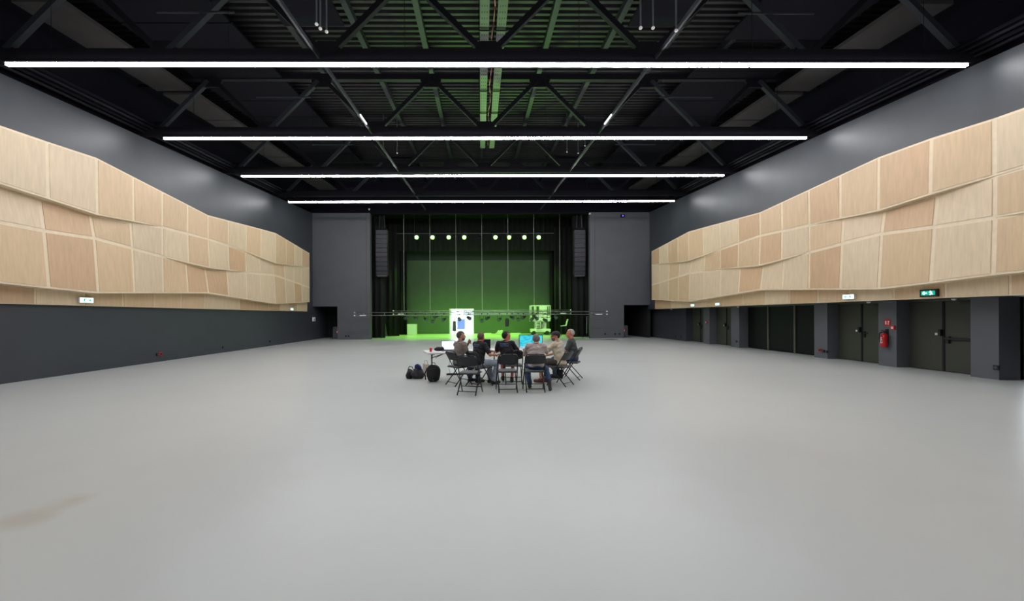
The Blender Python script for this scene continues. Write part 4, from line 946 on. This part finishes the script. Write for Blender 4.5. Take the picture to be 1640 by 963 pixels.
def person(label, loc, rz, P):
    t = thing('person', label, 'person', (loc[0], loc[1], 0), R_(rz), 'people seated at the tables')
    skin = P.get('skin', M['skin'])
    lx, ly = P.get('lean', (0, .03)); tw = Matrix.Rotation(R_(P.get('twist', 0)), 3, 'Z')
    pel = V((0, -.02, .53)); ch_ = V((lx, ly, .85)); mid = (pel+ch_)/2+V((0, -.03, -.02))
    sh = {s: ch_ + tw @ V((s*.165, 0, .085)) for s in (-1, 1)}
    nk = ch_+V((0, .0, .13)); hc = nk+V(P.get('head', (0, .04, 0)))+V((0, 0, .14))
    HR = Matrix.Rotation(R_(P.get('hyaw', 0)), 3, 'Z') @ Matrix.Rotation(R_(P.get('hpitch', 0)), 3, 'X')
    hp = lambda q: hc + HR @ V(q)
    knee, ank = P['knee'], P['ankle']
    el, ha = P['elbow'], P['hand']
    K = P.get('bulk', 1.0)
    body = MB()
    def torso(b, g, neck=True, low=True):
        if low: b.ell(pel, (.155*K+g, .12+g, .10+g))
        b.ell((pel+mid)/2, (.148*K+g, .118*K+g, .12+g)); b.ell(mid, (.145*K+g, .115*K+g, .13+g)); b.ell((mid+ch_)/2, (.155*K+g, .115+g, .13+g)); b.ell(ch_, (.165*K+g, .112+g, .125+g))
        for s in (-1, 1): b.cap(ch_+V((0, -.01, .09)), sh[s], .062+g, .058+g)
    torso(body, 0)
    body.cap(ch_+V((0, 0, .08)), hc+V((0, -.02, -.05)), .06, .053)
    # head
    body.ell(hp((0, -.012, .022)), (.074, .094, .09), HR, 20, 14); body.ell(hp((0, .03, -.035)), (.058, .06, .075), HR, 18, 12)
    body.ell(hp((0, .058, -.088)), (.028, .026, .022), HR); body.ell(hp((0, .074, .022)), (.048, .014, .012), HR)
    body.cap(hp((0, .084, .012)), hp((0, .104, -.022)), .009, .013); body.ell(hp((0, .084, -.052)), (.022, .011, .011), HR)
    for s in (-1, 1): body.ell(hp((s*.077, -.008, -.008)), (.011, .02, .031), HR); body.ell(hp((s*.04, .055, -.02)), (.02, .02, .02), HR)
    for s in (-1, 1):
        e = V(el[s]); h = V(ha[s]); d = (h-e).normalized()
        body.cap(sh[s], e, .047, .037); body.cap(e, h-d*.0, .038, .025)
        hand(body, h, d, V(P.get('palm', {}).get(s, (0, 0, -1))), -s)
        hipj = V((s*.09, -.0, .515)); k = V(knee[s]); a = V(ank[s])
        body.cap(hipj, k, .078, .052); body.cap(k, a, .05, .034); body.cap(k.lerp(a, .1)+V((0, -.012, 0)), k.lerp(a, .45), .047, .042)
        td = V(P.get('toe', {}).get(s, (0, 1, 0))); body.cap(a+V((0, 0, -.03)), a+td*.13+V((0, 0, -.04)), .034, .024)
    link_mesh('body', remesh(body, .0075, 2), skin, t)
    # shirt
    b = MB(); torso(b, .012)
    if P.get('long_hem'): b.ell(pel+V((0, -.01, -.02)), (.175*K, .135, .10))
    for s in (-1, 1):
        e = V(el[s]); b.cap(sh[s], sh[s].lerp(e, .72), .064, .060)
    sme = remesh(b, .011, 2, .012, P.get('seed', 1))
    # the neck stays open
    so = link_mesh('shirt', sme, P['shirt'], t)
    # collar ring
    cb = MB()
    for q in range(14):
        a0, a1 = q*2*math.pi/14, (q+1)*2*math.pi/14; cc = ch_+V((0, .005, .155))
        cb.tube(cc+V((.066*math.cos(a0), .064*math.sin(a0), -.012*math.sin(a0))), cc+V((.066*math.cos(a1), .064*math.sin(a1), -.012*math.sin(a1))), .011, n=6)
    obj('collar', cb, P['shirt'], t, local=True, smooth=True)
    # trousers
    b = MB(); b.ell(pel+V((0, 0, -.02)), (.165*K, .13, .095))
    for s in (-1, 1):
        hipj = V((s*.09, 0, .515)); k = V(knee[s]); a = V(ank[s]); b.cap(hipj, k, .092, .072)
        if not P.get('shorts'): b.cap(k, k.lerp(a, .93), .068, .056)
        else: b.cap(k, k.lerp(a, .12), .070, .066)
    link_mesh('shorts' if P.get('shorts') else 'trousers', remesh(b, .011, 2, .010, P.get('seed', 1)+4), P['trousers'], t)
    for s in (-1, 1):
        a = V(ank[s]); td = V(P.get('toe', {}).get(s, (0, 1, 0))).normalized(); b = MB()
        hl = a+td*-.03+V((0, 0, -.035)); to = a+td*.17+V((0, 0, -.042)) if td.z > -.3 else a+td*.17
        b.cap(hl, to, .044, .038); b.cap(a+V((0, 0, .01)), a+td*.05+V((0, 0, -.02)), .045, .042)
        link_mesh('shoe', remesh(b, .009, 2), P.get('shoe', M['rubber']), t)
    # eyes and mouth
    for s in (-1, 1): obj('eye', MB().ell(hp((s*.029, .077, .006)), (.012, .008, .007), HR, 8, 6), M['eye'], t, local=True, smooth=True)
    obj('mouth', MB().ell(hp((0, .092, -.053)), (.019, .006, .004), HR, 8, 6), M['lip'], t, local=True, smooth=True)
    # hair shell
    g = P.get('hair_t', .010); b = MB().ell((0, -.012, .022), (.074+g, .094+g, .09+g), None, 36, 26)
    fr_ = P.get('hairline', .052)
    keep = set()
    for i, p in enumerate(b.v):
        x, y, z = p
        face = y > .012 and z < fr_+.02*(y < .05)
        low = z < (-.055 if y < -.03 else -.02)
        bald = P.get('bald') and z > .055 and y > -.06
        if not (face or low or bald): keep.add(i)
    b.v = [tuple(hp(V(p)*(1+.03*noise.noise(V(p)*40)))) for p in b.v]
    b.f = [f for f in b.f if all(i in keep for i in f)]
    o = obj('hair', b, P['hair'], t, local=True, smooth=True); s_ = o.modifiers.new('s', 'SOLIDIFY'); s_.thickness = .012; s_.offset = -1
    if P.get('cap'):
        b = MB().ell((0, -.012, .035), (.088, .108, .085), None, 28, 18)
        keep = {i for i, p in enumerate(b.v) if p[2] > .028}
        b.v = [tuple(hp(p)) for p in b.v]; b.f = [f for f in b.f if all(i in keep for i in f)]
        o = obj('cap', b, P['cap'], t, local=True, smooth=True); s_ = o.modifiers.new('s', 'SOLIDIFY'); s_.thickness = .01
        b = MB(); n = 10
        for k in range(n+1):
            a = -math.pi/2+math.pi*k/n; xx = .075*math.sin(a)
            y0 = .05+.045*math.cos(a); y1 = y0+.075*math.cos(a)**.5 if math.cos(a) > 0.01 else y0
            for yy in (y0, y1):
                for zz in (.038-.25*abs(xx)**1.5-.12*(yy-y0), .046-.25*abs(xx)**1.5-.12*(yy-y0)): b.v.append(tuple(hp((xx, yy, zz))))
        for k in range(n):
            a = 4*k; c = a+4; b.f += [(a, c, c+2, a+2), (a+1, a+3, c+3, c+1), (a+2, c+2, c+3, a+3), (a, a+1, c+1, c)]
        obj('visor', b, P['cap'], t, local=True)
    if P.get('beard'):
        b = MB().ell((0, .034, -.045), (.062, .062, .072), None, 28, 20)
        keep = {i for i, p in enumerate(b.v) if p[2] < -.045 and p[1] > .01}
        b.v = [tuple(hp(p)) for p in b.v]; b.f = [f for f in b.f if all(i in keep for i in f)]
        o = obj('beard', b, P['beard'], t, local=True, smooth=True); s_ = o.modifiers.new('s', 'SOLIDIFY'); s_.thickness = .006
    # printed marks on the back of the shirt, laid on the cloth
    bv = BVHTree.FromPolygons([v.co.copy() for v in sme.vertices], [tuple(p.vertices) for p in sme.polygons])
    for (x0, x1, z0, z1, m, nm) in P.get('prints', ()):
        b = MB(); nx, nz_ = max(2, int((x1-x0)/.015)), max(2, int((z1-z0)/.015)); pts = []
        okk = True
        for j in range(nz_+1):
            for i in range(nx+1):
                q = V((x0+(x1-x0)*i/nx, -1, z0+(z1-z0)*j/nz_)); h = bv.ray_cast(q, V((0, 1, 0)))
                yy = h[0].y if h[0] else ly-.1
                pts.append((q.x, yy-.003, q.z))
        b.v = pts+[(x, y+.004, z) for x, y, z in pts]; K2 = len(pts)
        for j in range(nz_):
            for i in range(nx): a = j*(nx+1)+i; b.f += [(a, a+1, a+nx+2, a+nx+1), (K2+a, K2+a+nx+1, K2+a+nx+2, K2+a+1)]
        obj(nm, b, m, t, local=True, smooth=True)
    return t
cl = lambda n, c, **k: mat(n, srgb(*c), .85, var=k.get('var', .08), scale=9)
tee_black = cl('black_cotton', (30, 31, 38)); hair_dark = cl('dark_brown_hair', (48, 38, 34), var=.3); hair_grey = cl('grey_hair', (120, 116, 112), var=.25)
hair_white = cl('white_grey_hair', (178, 174, 168), var=.2); hair_pepper = cl('dark_grey_hair', (78, 70, 66), var=.3)
jeans = cl('blue_denim', (52, 78, 112), var=.2); jeans_pale = cl('pale_denim', (158, 170, 184), var=.15); khaki = cl('dark_khaki_cotton', (62, 56, 50))
shirt_brown = cl('grey_brown_shirt_cotton', (130, 120, 112), var=.12); shirt_lgrey = cl('light_grey_pink_cotton', (186, 172, 166)); shirt_cream = cl('cream_cotton', (212, 200, 176)); shirt_dgrey = cl('dark_grey_cotton', (70, 74, 76))
cap_m = cl('black_cap_cloth', (48, 44, 48)); print_blue = cl('blue_print', (62, 82, 128)); print_line = cl('pale_blue_print_line', (110, 124, 152)); print_white = cl('white_blue_print', (176, 188, 214)); shoe_grey = cl('grey_trainer', (70, 68, 70)); shoe_red = cl('dark_red_trainer', (108, 62, 66))
def logo(x0, x1, z0, z1):
    w_ = .006
    out = [(x0, x1, z1-w_, z1, print_line, 'back_print'), (x0, x1, z0, z0+w_, print_line, 'back_print'), (x0, x0+w_, z0, z1, print_line, 'back_print'), (x1-w_, x1, z0, z1, print_line, 'back_print')]
    n = 4; L = (x1-x0)*.62/n
    for k in range(n): out.append((x0+.022+k*L*1.15, x0+.022+k*L*1.15+L*.85, z0+.016, z1-.016, print_blue, 'back_print'))
    return out
# the man in the grey-brown shirt
person('man in a grey-brown shirt holding his fist to his chin', (-.50, 9.42), -52, dict(
    shirt=shirt_brown, trousers=jeans, hair=hair_pepper, hair_t=.007, lean=(0, .02), head=(0, .03, .01), hyaw=-30, beard=cl('grey_stubble', (128, 104, 94)), seed=3,
    knee={-1: (-.13, .42, .50), 1: (.13, .42, .50)}, ankle={-1: (-.13, .40, .09), 1: (.12, .44, .09)},
    elbow={-1: (-.19, .27, .76), 1: (.24, .06, .72)}, hand={-1: (.04, .24, .97), 1: (.18, .31, .73)}, palm={-1: (.6, -.6, .2)}))
person('man in a black T-shirt and pale jeans seen from behind', (-.05, 9.24), -50, dict(
    shirt=tee_black, trousers=jeans_pale, hair=cl('cropped_reddish_hair', (112, 84, 74)), hair_t=.004, lean=(-.02, .05), head=(0, .04, -.01), hyaw=18, skin=M['skin_red'], bulk=1.12, seed=9,
    knee={-1: (-.12, .44, .50), 1: (.13, .44, .51)}, ankle={-1: (-.10, .42, .09), 1: (.12, .34, .09)},
    elbow={-1: (-.25, .16, .74), 1: (.28, .10, .72)}, hand={-1: (-.08, .40, .77), 1: (.16, .34, .70)}, prints=logo(-.15, .04, .895, .955)))
person('dark-haired man in a black T-shirt and shorts with head turned right', (.68, 9.58), 4, dict(
    shirt=tee_black, trousers=khaki, shorts=True, hair=hair_dark, hair_t=.007, lean=(-.10, .0), head=(.02, .0, .0), hyaw=-72, hpitch=12, skin=M['skin_red'], seed=5,
    knee={-1: (-.14, .43, .50), 1: (.14, .42, .50)}, ankle={-1: (-.12, .36, .09), 1: (.06, .08, .09)}, toe={1: (.1, 1, 0)},
    elbow={-1: (-.30, .12, .74), 1: (.22, .02, .72)}, hand={-1: (-.14, .36, .75), 1: (.22, .24, .63)}, prints=logo(-.24, -.05, .89, .95)))
person('balding grey-haired man in a light grey T-shirt and jeans', (1.18, 8.66), -3, dict(
    shirt=shirt_lgrey, trousers=jeans, hair=hair_grey, hair_t=.006, bald=True, lean=(.0, .05), head=(.01, .05, -.03), hyaw=-14, hpitch=-12, bulk=1.14, seed=14, shoe=shoe_grey,
    knee={-1: (-.17, .42, .50), 1: (.24, .34, .42)}, ankle={-1: (-.13, .22, .09), 1: (.27, -.02, .20)}, toe={1: (.12, -.55, -.80)} if False else {1: (.1, -.2, -.95)},
    elbow={-1: (-.24, .20, .74), 1: (.25, .22, .78)}, hand={-1: (-.10, .44, .78), 1: (.14, .40, .90)}))
person('man in a black cap and cream T-shirt seen in profile', (1.80, 9.31), 50, dict(
    shirt=shirt_cream, trousers=khaki, shorts=True, hair=hair_dark, hair_t=.008, lean=(0, .05), head=(0, .05, 0), hyaw=42, cap=cap_m, beard=cl('brown_stubble', (122, 88, 74)), seed=21, shoe=shoe_red, long_hem=True,
    knee={-1: (-.12, .44, .50), 1: (.14, .44, .50)}, ankle={-1: (-.08, .44, .09), 1: (.10, .40, .09)},
    elbow={-1: (-.21, .22, .77), 1: (.24, .16, .72)}, hand={-1: (-.08, .43, .83), 1: (.14, .38, .66)}, prints=[(.02, .10, .74, .93, print_white, 'back_print')]))
person('white-haired man in a dark grey T-shirt at the right table end', (2.29, 10.16), 66, dict(
    shirt=shirt_dgrey, trousers=jeans, hair=hair_white, hair_t=.008, lean=(0, .02), head=(0, .03, .02), hyaw=30, skin=M['skin_red'], hairline=.07, seed=30,
    knee={-1: (-.12, .44, .50), 1: (.14, .44, .50)}, ankle={-1: (-.10, .42, .09), 1: (.12, .40, .09)},
    elbow={-1: (-.24, .12, .72), 1: (.26, .06, .72)}, hand={-1: (-.12, .34, .63), 1: (.16, .32, .64)}))
p = (1.93, 9.05)
t = thing('shoulder_bag', 'small black bag hanging below the capped man\'s chair seat', 'bag', (1.80, 9.26, .26))
obj('body', MB().box(-.07, .07, -.04, .04, -.1, .10), M['bag'], t, local=True, bevel=.02); obj('strap', MB().path([(-.06, 0, .09), (-.05, 0, .16), (.05, 0, .16), (.06, 0, .09)], .006), M['bag'], t, local=True)
